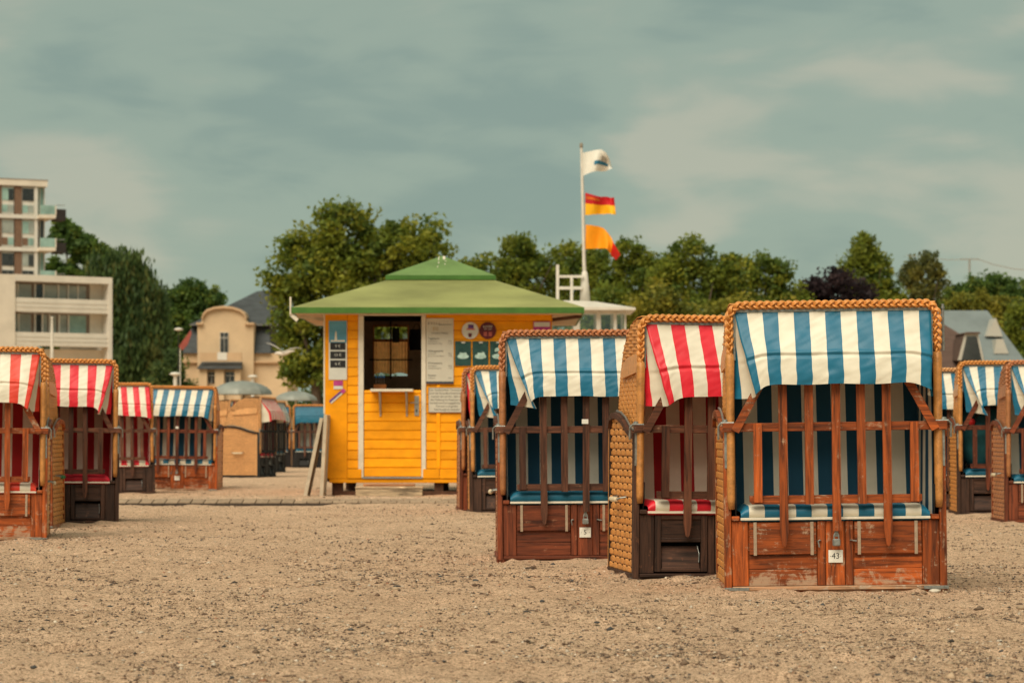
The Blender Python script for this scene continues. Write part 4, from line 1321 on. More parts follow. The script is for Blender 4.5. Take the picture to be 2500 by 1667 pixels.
# lighthouse weather poster
t, w, h = sign('poster', 'tall poster with a lighthouse on blue sky above three black price boxes', 'poster', 803, 847.5, 783, 927, M_LIGHTP, -0.040)
MB().box(-w / 2 + 0.004, w / 2 - 0.004, -0.0025, -0.0005, h * 0.63, h - 0.004).build('picture', M_SKYP, t)
MB().box(-w / 2 + 0.03, w / 2 - 0.03, -0.0045, -0.003, h * 0.645, h * 0.67).prism([(-0.045, h * 0.67), (-0.01, h * 0.67), (-0.018, h * 0.80), (-0.038, h * 0.80)], -0.0045, -0.003).prism([(-0.036, h * 0.80), (-0.020, h * 0.80), (-0.028, h * 0.835)], -0.0045, -0.003).build('lighthouse_print', M_WHITEP, t)
for i, f in enumerate((0.505, 0.355, 0.205)):
    b = MB().box(-w / 2 + 0.022, w / 2 - 0.02, -0.0025, -0.0005, h * f, h * (f + 0.125)).build('price_box', M_DKP, t)
    lettering(b, ('9 \u20ac', '13 \u20ac', '6 \u20ac')[i], 0.055, 0, -0.004, h * (f + 0.062), M_LIGHTP)
t, w, h = sign('sticker', 'small pink and white sticker below the lighthouse poster', 'sticker', 815, 837.5, 929, 950, M_LIGHTP, -0.040, 0.004, 'stickers on the kiosk corner')
MB().box(-w / 2, w / 2, -0.0025, -0.0005, h * 0.4, h).build('band', M_PINK, t)
t, w, h = sign('sticker', 'slanted violet and white strip sticker on the kiosk corner board', 'sticker', 803, 850, 963, 972, M_LIGHTP, -0.040, 0.004, 'stickers on the kiosk corner')
t.rotation_euler = (0, R(-41), 0); t.location = w_at(kx(827), -0.040, kz(970))
MB().box(-w / 2, w / 2, -0.0025, -0.0005, h * 0.45, h).build('band', M_VIOL, t)
MB().box(w * 0.28, w / 2, -0.0045, -0.003, 0, h).build('band', M_PINK, t)

# price list
t, w, h = sign('menu_board', 'tall pale price list board right of the kiosk door', 'menu board', 1041, 1107.5, 777, 937, M_MENU, -0.040)
MB().box(-w / 2, w / 2, -0.0025, -0.0005, 0.0, 0.034).build('foot_band', plain('slate_band', (0.05, 0.055, 0.07), 0.5), t)
lettering(t, 'K R E L L', 0.046, -w / 2 + 0.02, -0.003, h - 0.075, M_GREY, 'LEFT')
MB().box(-0.02, w / 2 - 0.02, -0.0025, -0.0008, h - 0.096, h - 0.088).build('rule', M_GREY, t)
lettering(t, 'EIS', 0.07, -0.06, -0.003, h - 0.155, M_GOLD)
lettering(t, 'UNSERE PREISE', 0.036, 0.0, -0.003, h - 0.215, M_GREY)
for f, big, rows in ((0.69, 'Tageskarte', ('Strandkorb 1', 'Strandkorb 2 Tage')), (0.50, 'Halbtageskarte', ('bis 13 Uhr', 'ab 13 Uhr bis Abend')), (0.315, 'Wochenkarte', ('Strandkorb', 'Strandkorb gross')), (0.13, 'Kaution', ('Schl\u00fcssel',))):
    lettering(t, big, 0.036, -w / 2 + 0.025, -0.003, h * f, M_INK, 'LEFT')
    for i, r in enumerate(rows):
        lettering(t, r, 0.027, -w / 2 + 0.025, -0.003, h * f - 0.038 - 0.033 * i, M_GREY, 'LEFT')
        lettering(t, '%d,00' % (8 + 3 * i), 0.027, w / 2 - 0.05, -0.003, h * f - 0.038 - 0.033 * i, M_GREY)

# notice
t, w, h = sign('notice_board', 'framed white notice with seven lines of dark text under the price list', 'notice', 1046, 1136, 946, 1007, M_GREY, -0.042)
MB().box(-w / 2 + 0.008, w / 2 - 0.008, -0.0025, -0.0005, 0.008, h - 0.008).build('paper', M_MENU, t)
for i, ln in enumerate(('Der Korbverleih Travem\u00fcnde', 'und die Strandkorbvermieter', 'weisen darauf hin, da\u00df nur', 'die Haftung im Rahmen der', 'Verkehrssicherungspflicht f\u00fcr', 'Vorsatz und grobe', 'Fahrl\u00e4ssigkeit besteht')):
    lettering(t, ln, 0.042, 0, -0.0035, h - 0.035 - i * (h - 0.06) / 6.4, M_INK)

# two round signs
for px, m, lab in ((1148, M_LIGHTP, 'round white sign with a drink on the kiosk wall'), (1191, M_MAROON, 'round maroon sign with two mugs on the kiosk wall')):
    t = thing('round_sign', lab, 'sign', w_at(kx(px), -0.034, kz(807)), group='round signs on the kiosk')
    mb = MB(); r = 20.5 / KS
    mb.prism([(r * math.cos(a * 0.19635), r * math.sin(a * 0.19635)) for a in range(32)], 0, 0.008, 'y').build('disc', m, t)
    if px == 1148:
        MB().box(-0.03, 0.05, -0.003, -0.0008, 0.03, 0.085).build('logo_print', M_VIOL, t)
        MB().box(-0.05, 0.065, -0.003, -0.0008, 0.012, 0.026).build('red_print', plain('red_print', (0.6, 0.05, 0.05), 0.5), t)
        MB().prism([(-0.022, -0.095), (0.018, -0.095), (0.026, -0.04), (-0.03, -0.04)], -0.003, -0.0008).build('glass_print', M_MAROON, t)
    else:
        lettering(t, 'KAFFEE', 0.042, 0, -0.003, 0.055, M_LIGHTP)
        lettering(t, 'TO GO', 0.034, 0, -0.003, 0.02, M_LIGHTP)
        MB().box(-0.06, -0.012, -0.003, -0.0008, -0.08, -0.02).box(0.012, 0.06, -0.003, -0.0008, -0.08, -0.02).build('mug_print', plain('mug_print', (0.40, 0.10, 0.08), 0.5), t)

# three drink cards
for i, (a, b) in enumerate(((1111, 1150), (1153.5, 1192.5), (1196, 1235))):
    t, w, h = sign('drink_card', ('dark green card showing a coffee cup and saucer', 'dark green card showing a bowl of coffee, middle of three', 'dark green card showing ice cream, rightmost of three')[i], 'card', a, b, 833, 893, M_CARD, group='drink cards on the kiosk')
    MB().box(-0.022, 0.032, -0.003, -0.0008, h - 0.03, h - 0.008).build('tag_print', M_LIGHTP, t)
    ell = lambda cx, cz, rx, rz: [(cx + rx * math.cos(q * 0.3927), cz + rz * math.sin(q * 0.3927)) for q in range(16)]
    sc = MB().prism(ell(0.0, 0.135, 0.083, 0.036), -0.003, -0.0008).build('saucer_print', M_CUP, t)
    MB().prism(ell(0.0 if i == 0 else 0.01, 0.165 if i != 2 else 0.22, 0.055, 0.042), -0.005, -0.0035).build('cup_print', M_CUP, t)
    MB().prism(ell(0.0, 0.195, 0.038, 0.010), -0.007, -0.0055).build('coffee_print', M_CARD, t)
t, w, h = sign('poster', 'small pink poster under the right end of the kiosk eave', 'poster', 1302, 1344, 785, 830, M_PINK)
MB().box(-w / 2 + 0.01, w / 2 - 0.01, -0.003, -0.0008, h * 0.72, h - 0.01).build('heading_band', M_LIGHTP, t)

# ------------------------------------------------------------------ step, leaning boards
stp = thing('wooden_step', 'low wooden step below the kiosk door with a reddish plank on top', 'step', w_at(kx(953), -0.40, 0.0))
w = 161 / KS
MB().box(-w / 2, w / 2, 0.0, 0.05, -0.03, 0.10, 0.004).build('riser_board', M_PALEW, stp)
for i in range(2):
    MB().box(-w / 2 - 0.005, w / 2 + 0.005, -0.01 + i * 0.16, 0.145 + i * 0.16, 0.1015, 0.128, 0.004).build('tread_board', M_PALEW, stp)
MB().box(-w / 2 + 0.005, w / 2 - 0.005, 0.26, 0.30, -0.03, 0.10).build('riser_board', M_PALEW, stp)
MB().box(-0.37, 0.36, 0.10, 0.30, 0.129, 0.165, 0.006).build('top_plank', M_REDW, stp)

M_TRIMW = plain('worn_frame', (0.50, 0.42, 0.31), 0.7, 0.2, 8)
M_TANB = plain('tan_board', (0.42, 0.24, 0.11), 0.7, 0.2, 8)
def leaning(px_b, py_b, px_t, py_t, label, panel):
    Yb = 33.9
    b = at(px_b, py_b, Yb); tp = at(px_t, py_t, Yb)
    t = thing('leaning_board', label, 'board', b, group='boards leaning by the kiosk')
    d = tp - b
    q = Vector((d.x, 0, d.z))
    for yy in (0.0, 0.52):
        MB().bar((0, yy, 0), (q.x, yy, q.z), 0.045, 0.05, (0, 1, 0), 0.003).build('edge_frame', M_TRIMW, t)
    for f in (0.02, 0.98):
        MB().bar((q.x * f, 0.026, q.z * f), (q.x * f, 0.494, q.z * f), 0.04, 0.04).build('cross_frame', M_TRIMW, t)
    MB().bar((q.x * 0.04, 0.26, q.z * 0.04), (q.x * 0.96, 0.26, q.z * 0.96), 0.46, 0.012, (0, 1, 0)).build('panel', panel, t)
leaning(745, 1213, 785, 1020, 'pale framed board with tan panel leaning towards the kiosk, outer one of two', M_TANB)
leaning(785, 1211, 795, 1012, 'white framed board standing nearly upright against the kiosk corner, inner one of two', M_WHITEP)

# stuffed bag in the right chair
bg = thing('travel_bag', 'bulging teal bag stuffed into the blue striped beach chair right of chair 43', 'bag', (at(2415, 1100, 26.5).x, 26.42, 0.50))
mb = MB(); mb.smooth = True
def bagfn(u, v):
    a = u * 6.28318; ph = (v - 0.5) * math.pi
    k = 1 + 0.12 * mnoise.noise(Vector((math.cos(a) * 1.6, math.sin(a) * 1.6, v * 3)))
    return (0.34 * math.cos(a) * math.cos(ph) ** 0.6 * k, 0.20 * math.sin(a) * math.cos(ph) ** 0.6 * k, 0.36 + 0.36 * math.sin(ph) * k), (u, v)
mb.grid(bagfn, 28, 18); mb.build('bag_body', plain('teal_fabric', (0.010, 0.075, 0.085), 0.7, 0.3, 8), bg)
MB().tube([(-0.2, -0.16, 0.55), (-0.1, -0.21, 0.66), (0.1, -0.21, 0.66), (0.2, -0.16, 0.55)], 0.012, 6).build('bag_strap', M_BLK, bg)
MB().lathe([(0, 0), (0.03, 0.01), (0.04, 0.04), (0.03, 0.07), (0, 0.08)], (-0.24, -0.17, 0.47), 12).build('red_pompom', plain('red_ball', (0.6, 0.02, 0.02), 0.6), bg)

# ------------------------------------------------------------------ lifeguard tower with flags
M_TOWER = plain('tower_white', (0.62, 0.58, 0.50), 0.5, 0.12, 2)
M_MAST = plain('mast_white', (0.66, 0.62, 0.54), 0.5, 0.1, 4)
M_FARGL = glass_mat('dim_glass', (0.05, 0.07, 0.065))
TY = 70.0; TS = FPX / TY
TO = Vector(((1430 - 1250) / TS, TY, 0))
def tx(px): return (px - 1430) / TS
def tz(py): return CAM_H + (HORIZON - py) / TS
LG = thing('lifeguard_tower', 'white lifeguard cabin tower with flag mast behind the kiosk', 'tower', TO)
x0, x1 = tx(1330), tx(1529)
for xx in (x0 + 0.1, x1 - 0.1):
    for yy in (0.1, 2.1):
        MB().bar((xx * 1.05, yy, -0.05), (xx, yy, 2.7), 0.12, 0.12).build('leg', M_TOWER, LG)
MB().box(x0 - 0.2, x1 + 0.2, -0.2, 2.4, 2.70, 2.84, 0.01).build('platform', M_TOWER, LG)
MB().box(x0, x1, 0.0, 2.2, 2.841, 3.55, 0.01).build('cabin_wall', M_TOWER, LG)
wx = [1330, 1345, 1374, 1416, 1456, 1467, 1498, 1506, 1529]
for a, b in ((1330, 1340), (1400, 1416), (1456, 1467), (1498, 1506), (1524, 1529)):
    MB().box(tx(a), tx(b), 0.0, 0.08, 3.551, tz(758), 0.004).build('window_post', M_TOWER, LG)
    MB().box(tx(a), tx(b), 2.12, 2.2, 3.551, tz(758), 0.004).build('window_post', M_TOWER, LG)
for a, b in ((1340, 1400), (1416, 1456), (1467, 1498), (1506, 1524)):
    MB().box(tx(a), tx(b), 0.03, 0.045, 3.551, tz(766)).build('pane', M_GLASS, LG)
    MB().box(tx(a) + 0.001, tx(b) - 0.001, 0.0, 0.08, tz(765.9), tz(758), 0.002).build('window_head', M_TOWER, LG)
mb = MB()
rz0, rz1, rz2 = tz(758), tz(750), tz(731)
mb.add([(tx(1325), -0.35, rz0), (tx(1550), -0.35, rz0), (tx(1550), 2.55, rz0), (tx(1325), 2.55, rz0), (tx(1325), -0.35, rz1 + 0.02), (tx(1550), -0.35, rz1 - 0.03), (tx(1550), 2.55, rz1 - 0.03), (tx(1325), 2.55, rz1 + 0.02),
        (tx(1378), 0.5, rz2), (tx(1455), 0.5, rz2 - 0.03), (tx(1455), 1.7, rz2 - 0.03), (tx(1378), 1.7, rz2)],
       [(3, 2, 1, 0), (0, 1, 5, 4), (1, 2, 6, 5), (2, 3, 7, 6), (3, 0, 4, 7), (4, 5, 9, 8), (5, 6, 10, 9), (6, 7, 11, 10), (7, 4, 8, 11), (8, 9, 10, 11)])
mb.build('cabin_roof', M_TOWER, LG)
mb = MB(); mb.smooth = True
mb.tube([(tx(1431), 1.1, rz2 - 0.05), (tx(1430.5), 1.1, tz(690)), (tx(1430), 1.1, tz(660)), (tx(1429.5), 1.1, tz(655))], [0.16, 0.12, 0.085, 0.05], 16)
mb.build('mast_foot', M_MAST, LG)
mst = MB().tube([(tx(1429.5), 1.1, tz(656)), (tx(1426), 1.1, tz(500)), (tx(1422), 1.1, tz(350))], [0.055, 0.048, 0.036], 12).build('mast', M_MAST, LG)
MB().lathe([(0, 0), (0.05, 0), (0.05, 0.10), (0.03, 0.14), (0, 0.15)], (tx(1421.7), 1.1, tz(350)), 12).build('mast_cap', plain('mast_cap', (0.25, 0.22, 0.17), 0.6), mst)
MB().box(tx(1359), tx(1366.5), 0.9, 0.98, rz1 - 0.1, tz(641), 0.004).build('rail_post', M_MAST, LG)
MB().box(tx(1394), tx(1401), 0.9, 0.98, rz2 - 0.15, tz(667.5), 0.004).build('rail_post', M_MAST, LG)
MB().box(tx(1367), tx(1427), 0.905, 0.975, tz(673), tz(667), 0.003).build('rail_bar', M_MAST, LG)
MB().box(tx(1367), tx(1424), 0.905, 0.975, tz(702), tz(695), 0.003).build('rail_bar', M_MAST, LG)
MB().tube([(tx(1432), 1.02, tz(640)), (tx(1427), 1.02, tz(420))], 0.008, 6).build('halyard', M_STEEL, LG)

M_FRED = plain('flag_red', (0.50, 0.010, 0.015), 0.7, 0.1, 4)
M_FYEL = plain('flag_yellow', (0.85, 0.42, 0.008), 0.7, 0.08, 4)
M_FORG = plain('flag_orange', (0.85, 0.30, 0.004), 0.7, 0.08, 4)
M_FWHT = plain('flag_white', (0.72, 0.70, 0.62), 0.7, 0.06, 4)
M_FBLU = plain('flag_blue', (0.03, 0.16, 0.26), 0.7, 0.2, 8)
M_FSCAR = plain('flag_scarlet', (0.75, 0.02, 0.012), 0.7, 0.1, 4)

def cloth(outline_top, outline_bot, v0=0.0, v1=1.0, amp=0.10, seed=0.0, off=0.0, nu=26, nv=8, ph=0.0):
    """flag patch between an upper and a lower pixel outline, rippled in depth"""
    mb = MB(); mb.smooth = True
    def fn(u, v):
        a = interp2(outline_top, u); b = interp2(outline_bot, u)
        f = v0 + (v1 - v0) * v
        px = a[0] + (b[0] - a[0]) * f; py = a[1] + (b[1] - a[1]) * f
        y = 1.05 + amp * u * math.sin(u * 7 + f * 1.5 + seed + ph) + amp * 0.5 * u * math.sin(u * 13 - f * 2 + seed) - off
        return (tx(px), y, tz(py)), (u, v)
    return mb.grid(fn, nu, nv)
def interp2(tab, u):
    k = u * (len(tab) - 1); i = min(int(k), len(tab) - 2); f = k - i
    f = f
    return (tab[i][0] + (tab[i + 1][0] - tab[i][0]) * f, tab[i][1] + (tab[i + 1][1] - tab[i][1]) * f)
def patch(ot, ob, u0, u1, v0, v1, amp, seed, off, nu=12, nv=6, fold=0.0):
    mb = MB(); mb.smooth = True
    def fn(uu, v):
        u = u0 + (u1 - u0) * uu
        a = interp2(ot, u); b = interp2(ob, u); f = v0 + (v1 - v0) * v
        px = a[0] + (b[0] - a[0]) * f; py = a[1] + (b[1] - a[1]) * f
        y = 1.05 + amp * u * math.sin(u * 7 + f * 1.5 + seed) + amp * 0.5 * u * math.sin(u * 13 - f * 2 + seed) - off
        return (tx(px), y, tz(py)), (u, v)
    return mb.grid(fn, nu, nv)
def flag(label, group='flags on the lifeguard mast'):
    return thing('flag', label, 'flag', TO, group=group)
def fp(l): return [(1330 + a / 3.136, 320 + b / 3.136) for a, b in l]
f1 = flag('white flag with a blue wave emblem at the top of the mast')
ot = fp([(296, 135), (345, 125), (400, 114), (445, 112), (475, 135), (505, 180), (532, 245)]); ob = fp([(300, 315), (330, 300), (365, 288), (410, 280), (455, 275), (495, 268), (528, 258)])
patch(ot, ob, 0, 1, 0, 1, 0.24, 1.0, 0.0, 30, 10).build('cloth', M_FWHT, f1)
patch(ot, ob, 0.36, 0.82, 0.50, 0.68, 0.24, 1.0, 0.012, 14, 4).build('wave_emblem', M_FBLU, f1)
patch(ot, ob, 0.56, 0.76, 0.24, 0.48, 0.24, 1.0, 0.012, 8, 4).build('bird_emblem', M_STEEL, f1)
f2 = flag('red over yellow flag with faint lettering in the middle of the mast')
ot = fp([(318, 445), (360, 458), (400, 470), (440, 476), (490, 474), (520, 480), (540, 482)]); ob = fp([(318, 620), (360, 618), (400, 613), (440, 608), (490, 608), (525, 616), (556, 618)])
patch(ot, ob, 0, 1, 0, 0.475, 0.22, 3.0, 0.0, 26, 6).build('red_half', M_FRED, f2)
patch(ot, ob, 0, 1, 0.475, 1, 0.22, 3.0, 0.0, 26, 6).build('yellow_half', M_FYEL, f2)
patch(ot, ob, 0.03, 0.46, 0.13, 0.27, 0.22, 3.0, 0.012, 12, 3).build('lettering_band', plain('flag_letters', (0.55, 0.10, 0.01), 0.7), f2)
f3 = flag('orange-yellow flag with a scarlet tip, lowest on the mast')
ot = fp([(322, 693), (365, 697), (420, 704), (460, 718), (495, 755), (522, 795), (540, 850), (590, 930)]); ob = fp([(318, 882), (360, 880), (405, 876), (440, 876), (475, 880), (495, 895), (530, 940), (560, 966)])
patch(ot, ob, 0, 0.80, 0, 1, 0.24, 5.0, 0.0, 26, 8).build('cloth', M_FORG, f3)
patch(ot, ob, 0.80, 1.0, 0, 1, 0.24, 5.0, 0.0, 8, 6).build('scarlet_tip', M_FSCAR, f3)

# ------------------------------------------------------------------ gull in flight
GO = at(692, 862, 78.0)
GU = thing('seagull', 'white gull flying with raised wings left of the kiosk roof', 'bird', GO)
mb = MB(); mb.smooth = True
mb.tube([(-0.30, 0, -0.02), (-0.22, 0, 0.0), (-0.05, 0, -0.02), (0.12, 0, 0.02), (0.24, 0, 0.06), (0.36, 0, 0.07)], [0.012, 0.05, 0.085, 0.07, 0.035, 0.02], 12)
def wing(sgn):
    pts = [(0, 0.0, 0.03), (sgn * 0.22, 0.05, 0.20 if sgn < 0 else 0.14), (sgn * 0.42, 0.14, 0.30 if sgn < 0 else 0.18), (sgn * 0.60, 0.30, 0.36 if sgn < 0 else 0.16)]
    ch = [0.20, 0.19, 0.14, 0.02]
    vs, fs = [], []
    for (a, b, c), w_ in zip(pts, ch):
        for k, (q, h) in enumerate(((-0.5, 0), (-0.2, 0.018), (0.5, 0.0), (-0.2, -0.010))):
            vs.append((a, b + q * w_, c + h * w_ / 0.2 - abs(q) * 0.02))
    for i in range(3):
        for k in range(4):
            fs.append((i * 4 + k, i * 4 + (k + 1) % 4, i * 4 + 4 + (k + 1) % 4, i * 4 + 4 + k))
    fs += [(3, 2, 1, 0), (12, 13, 14, 15)]
    mb.add(vs, fs)
wing(-1); wing(1)
mb.build('body', plain('gull_white', (0.66, 0.60, 0.52), 0.7, 0.15, 3), GU)
MB().tube([(-0.29, 0, -0.02), (-0.36, 0, -0.035)], [0.014, 0.004], 6).build('beak', plain('beak_yellow', (0.6, 0.3, 0.05), 0.5), GU)

# ------------------------------------------------------------------ facades far behind
class Site:
    """a facade line through pixel px at depth Y, turned by r degrees; px -> metres along it"""
    def __init__(s, px, Y, r, name, label, cat):
        s.o = Vector(((px - 1250) / FPX * Y, Y, 0)); s.c, s.s = math.cos(R(r)), math.sin(R(r))
        s.t = thing(name, label, cat, s.o, r)
        s.k = FPX / Y
    def u(s, px):
        k = (px - 1250) / FPX
        return (k * s.o.y - s.o.x) / (s.c - k * s.s)
    def z(s, py): return CAM_H + (HORIZON - py) / s.k
    def box(s, name, m, p0, p1, y0, y1, d0, d1, par=None, c=0.0):
        return MB().box(s.u(p0), s.u(p1), d0, d1, s.z(y1), s.z(y0), c).build(name, m, par or s.t)

M_CREAMW = plain('cream_render', (0.70, 0.63, 0.52), 0.85, 0.10, 0.8)
M_PANELW = plain('parapet_white', (0.68, 0.63, 0.54), 0.8, 0.10, 0.8)
M_WFRAME = plain('window_white', (0.66, 0.63, 0.56), 0.6, 0.06, 3)
M_BRICK = plain('brick_brown', (0.19, 0.115, 0.075), 0.9, 0.2, 6)
M_CURT = plain('curtain_glass', (0.32, 0.35, 0.31), 0.25, 0.3, 0.9, spec=0.6)
M_CURT2 = plain('curtain_teal', (0.26, 0.40, 0.35), 0.25, 0.3, 0.9, spec=0.6)
M_DKGL = glass_mat('dark_glass', (0.030, 0.030, 0.028))
M_TAUPE = plain('taupe_panel', (0.26, 0.20, 0.155), 0.8, 0.2, 2)
M_DKRAIL = plain('dark_railing', (0.03, 0.025, 0.022), 0.8, 0.2, 3)

A = Site(30, 160, 33, 'apartment_block', 'low white apartment block with two long balconies at the left', 'building')
A.box('wall', M_CREAMW, -150, 30, 671, 1060, -0.5, 8)
A.box('roof_beam', M_PANELW, 30.2, 267, 670, 686, -0.5, 8)
A.box('end_wall', M_PANELW, 258, 267, 686.1, 1060, -0.5, 8)
for (ya, yb) in ((686.2, 726.4), (760.1, 810)):
    up = ya < 700
    A.box('recess_wall', M_TAUPE, 30.4, 257.8, ya, yb, 0.7, 1.0)
    A.box('recess_side', M_CREAMW, 228, 257.7, ya, yb, 0.6, 0.699)
    cols = ((34, 40, M_TAUPE), (44, 50, M_WFRAME), (54, 85, M_CURT), (96, 114, M_DKGL), (117, 148, M_CURT), (153, 171, M_CURT), (177, 199, M_CURT), (201, 219, M_CURT)) if up else \
           ((34, 52, M_CURT), (56, 84, M_CURT), (96, 112, M_DKGL), (114, 124, M_CURT), (132, 146, M_CURT), (155, 172, M_CURT), (178, 219, M_CURT2))
    for a, b, m in cols:
        w_ = A.box('window', m, a, b, ya + 5, yb, 0.64, 0.699)
        MB().box(A.u(a) - 0.12, A.u(a), 0.58, 0.638, A.z(yb), A.z(ya + 3)).build('window_frame', M_WFRAME, w_)
for (ya, yb) in ((726.5, 760), (810.2, 843)):
    A.box('balcony_parapet', M_PANELW, 30.3, 257.9, ya, yb, -0.4, -0.2)
    for f in (0.30, 0.62):
        A.box('parapet_groove', M_WFRAME, 30.3, 257.9, ya + (yb - ya) * f, ya + (yb - ya) * f + 1.2, -0.43, -0.401)
    A.box('balcony_floor', M_CREAMW, 30.3, 257.9, yb - 2, yb, -0.199, 0.57)
A.box('lower_wall', M_CREAMW, 30.3, 257.9, 850, 1060, 0.6, 1.2)

B = Site(0, 212, 24, 'apartment_tower', 'tall brown and white apartment tower with corner balconies at the left edge', 'building')
B.box('core_wall', M_CREAMW, -120, 92, 437, 1060, 0.3, 10)
B.box('parapet', M_CREAMW, -120, 115, 437, 452, -0.25, 9)
B.box('parapet_cap', M_TAUPE, -120.5, 116, 435.5, 436.9, -0.3, 9)
for f in range(4):
    y0 = 455 + f * 80
    for (a, b) in ((-45, -27), (-4, 3.5), (36, 53)):
        B.box('brick_pier', M_BRICK, a, b, y0 - 2, y0 + 67, -0.05, 0.298)
    for (a, b) in ((-25, -6), (5, 33), (55, 82)):
        fr = B.box('window_frame', M_WFRAME, a - 1.2, b + 1.2, y0, y0 + 66, 0.05, 0.298)
        k = (f + int(a)) % 3
        B.box('pane', (M_CURT, M_DKGL, M_CURT2)[k], a, b, y0 + 3, y0 + 33, 0.0, 0.049, fr)
        B.box('pane', (M_DKGL, M_CURT)[f % 2], a + (b - a) * 0.55, b, y0 + 5, y0 + 33, -0.03, -0.001, fr)
        B.box('pane', (M_CURT2, M_BRICK, M_DKGL)[f % 3], a, (a + b) / 2 - 0.6, y0 + 44, y0 + 62, 0.0, 0.049, fr)
        B.box('pane', (M_CURT, M_CURT2, M_DKGL)[f % 3], (a + b) / 2 + 0.6, b, y0 + 44, y0 + 62, 0.0, 0.049, fr)
    B.box('floor_ledge', M_WFRAME, -120, 92, y0 + 67.5, y0 + 77, -0.22, 0.299)
    B.box('corner_frame', M_WFRAME, 83.5, 91.5, y0 - 2, y0 + 67, -0.10, 0.298)
    B.box('corner_glass', M_CURT2 if f != 1 else M_DKGL, 92.2, 110, y0 - 2, y0 + 67, 0.6, 0.8)
    B.box('corner_post', M_WFRAME, 99, 101, y0 - 2, y0 + 67, 0.5, 0.59)
    B.box('corner_post', M_WFRAME, 110.2, 112.5, y0 - 2, y0 + 67, 0.5, 0.8)
    if f < 3:
        B.box('balcony_slab', M_CREAMW, 90, 129, y0 + 68, y0 + 76, -1.2, 4.0)
        B.box('balcony_railing', M_CURT2, 91, 127, y0 + 45, y0 + 67, -1.15, -1.10)
        B.box('balcony_end', M_CREAMW, 127.2, 130, y0 + 45, y0 + 67.5, -1.2, 3.9)
        B.box('balcony_side', M_DKRAIL, 131, 154, y0 + 53 + f * 2, y0 + 80, -1.1, 1.0)
        B.box('side_rail', M_STEEL, 131, 152, y0 + 43 + f * 4, y0 + 44.5 + f * 4, -1.1, -1.0)

# villa with a curved gable
M_VILLA = plain('villa_render', (0.60, 0.445, 0.28), 0.85, 0.10, 0.7)
M_VTRIM = plain('villa_trim', (0.54, 0.37, 0.22), 0.8, 0.1, 1)
M_SLATE = plain('slate_roof', (0.055, 0.062, 0.066), 0.7, 0.30, 1.5, (1, 1, 4), 0.3)
M_SLATE2 = plain('pale_slate', (0.15, 0.155, 0.15), 0.7, 0.25, 1.5, (1, 1, 4), 0.3)
V = Site(550, 170, 0, 'villa', 'cream villa with a curved gable and dark slate roof between the trees', 'house')
V.box('ground_wall', M_VILLA, 445, 700, 862, 1062, 0.6, 9)
V.box('cornice', M_VTRIM, 443, 700, 880, 885, 0.3, 0.599)
V.box('wall_pilaster', M_VILLA, 596, 612, 884.9, 1062, 0.2, 0.599)
n = 20
GP = [(482, 790), (489, 788), (494, 781), (498, 770), (507, 761), (524, 755), (547, 752.5), (570, 755), (587, 761), (597, 770), (601, 781), (606, 788), (619, 790)]
gable = [(V.u(482), V.z(960))] + [(V.u(a), V.z(b)) for a, b in GP] + [(V.u(619), V.z(960))]
MB().prism(gable, 0.0, 2.2).build('gable_wall', M_VILLA, V.t)
mb = MB(); vs = []; fs = []
for a, b in GP[2:-2]:
    for dz_ in (0.004, 0.16):
        for yy in (-0.3, 2.4):
            vs.append((V.u(547) + (V.u(a) - V.u(547)) * (1.0 if dz_ < 0.1 else 1.02), yy, V.z(b) + dz_))
for k in range(len(GP) - 5):
    o_ = k * 4
    fs += [(o_, o_ + 4, o_ + 6, o_ + 2), (o_ + 1, o_ + 3, o_ + 7, o_ + 5), (o_ + 2, o_ + 6, o_ + 7, o_ + 3), (o_, o_ + 1, o_ + 5, o_ + 4)]
mb.add(vs, fs).build('arch_moulding', M_VTRIM, V.t)
for a, b in ((480, 496), (598, 621)):
    V.box('gable_shoulder', M_VTRIM, a, b, 788, 792.5, -0.3, 2.3)
def win(site, a, b, y0, y1, d, m=M_DKGL, bars=True):
    f = site.box('window', M_WFRAME, a - 1, b + 1, y0 - 1, y1 + 1, d - 0.06, d - 0.001)
    mid = (a + b) / 2
    site.box('pane', m, a, mid - 0.7, y0, y1, d - 0.09, d - 0.061, f)
    site.box('pane', m, mid + 0.7, b, y0, y1, d - 0.09, d - 0.061, f)
    if bars: site.box('transom', M_WFRAME, a, b, y0 + (y1 - y0) * 0.25, y0 + (y1 - y0) * 0.25 + 1.4, d - 0.12, d - 0.091, f)
win(V, 538, 557, 812, 860, 0.0)
V.box('balcony_wall', M_VTRIM, 493, 594, 862, 881, -1.2, -0.9)
V.box('balcony_wall_panel', M_WFRAME, 536, 559, 861.5, 880, -1.25, -1.201)
MB().add([(V.u(488), -1.6, V.z(900)), (V.u(596), -1.6, V.z(900)), (V.u(592), -0.001, V.z(883)), (V.u(493), -0.001, V.z(883)), (V.u(488), -1.6, V.z(902)), (V.u(596), -1.6, V.z(902)), (V.u(592), -0.001, V.z(902)), (V.u(493), -0.001, V.z(902))],
         [(0, 1, 2, 3), (4, 5, 1, 0), (5, 6, 2, 1), (7, 4, 0, 3), (7, 6, 5, 4)]).build('porch_roof', M_SLATE, V.t)
for a, b in ((492, 511), (530, 552), (578, 592)):
    V.box('porch_pier', M_VILLA, a, b, 902.5, 1062, -1.3, -1.0)
V.box('porch_wall', M_VILLA, 493, 592, 903, 1062, -0.9, -0.2)
win(V, 513, 528, 910, 936, -0.9); win(V, 555, 576, 910, 936, -0.9)
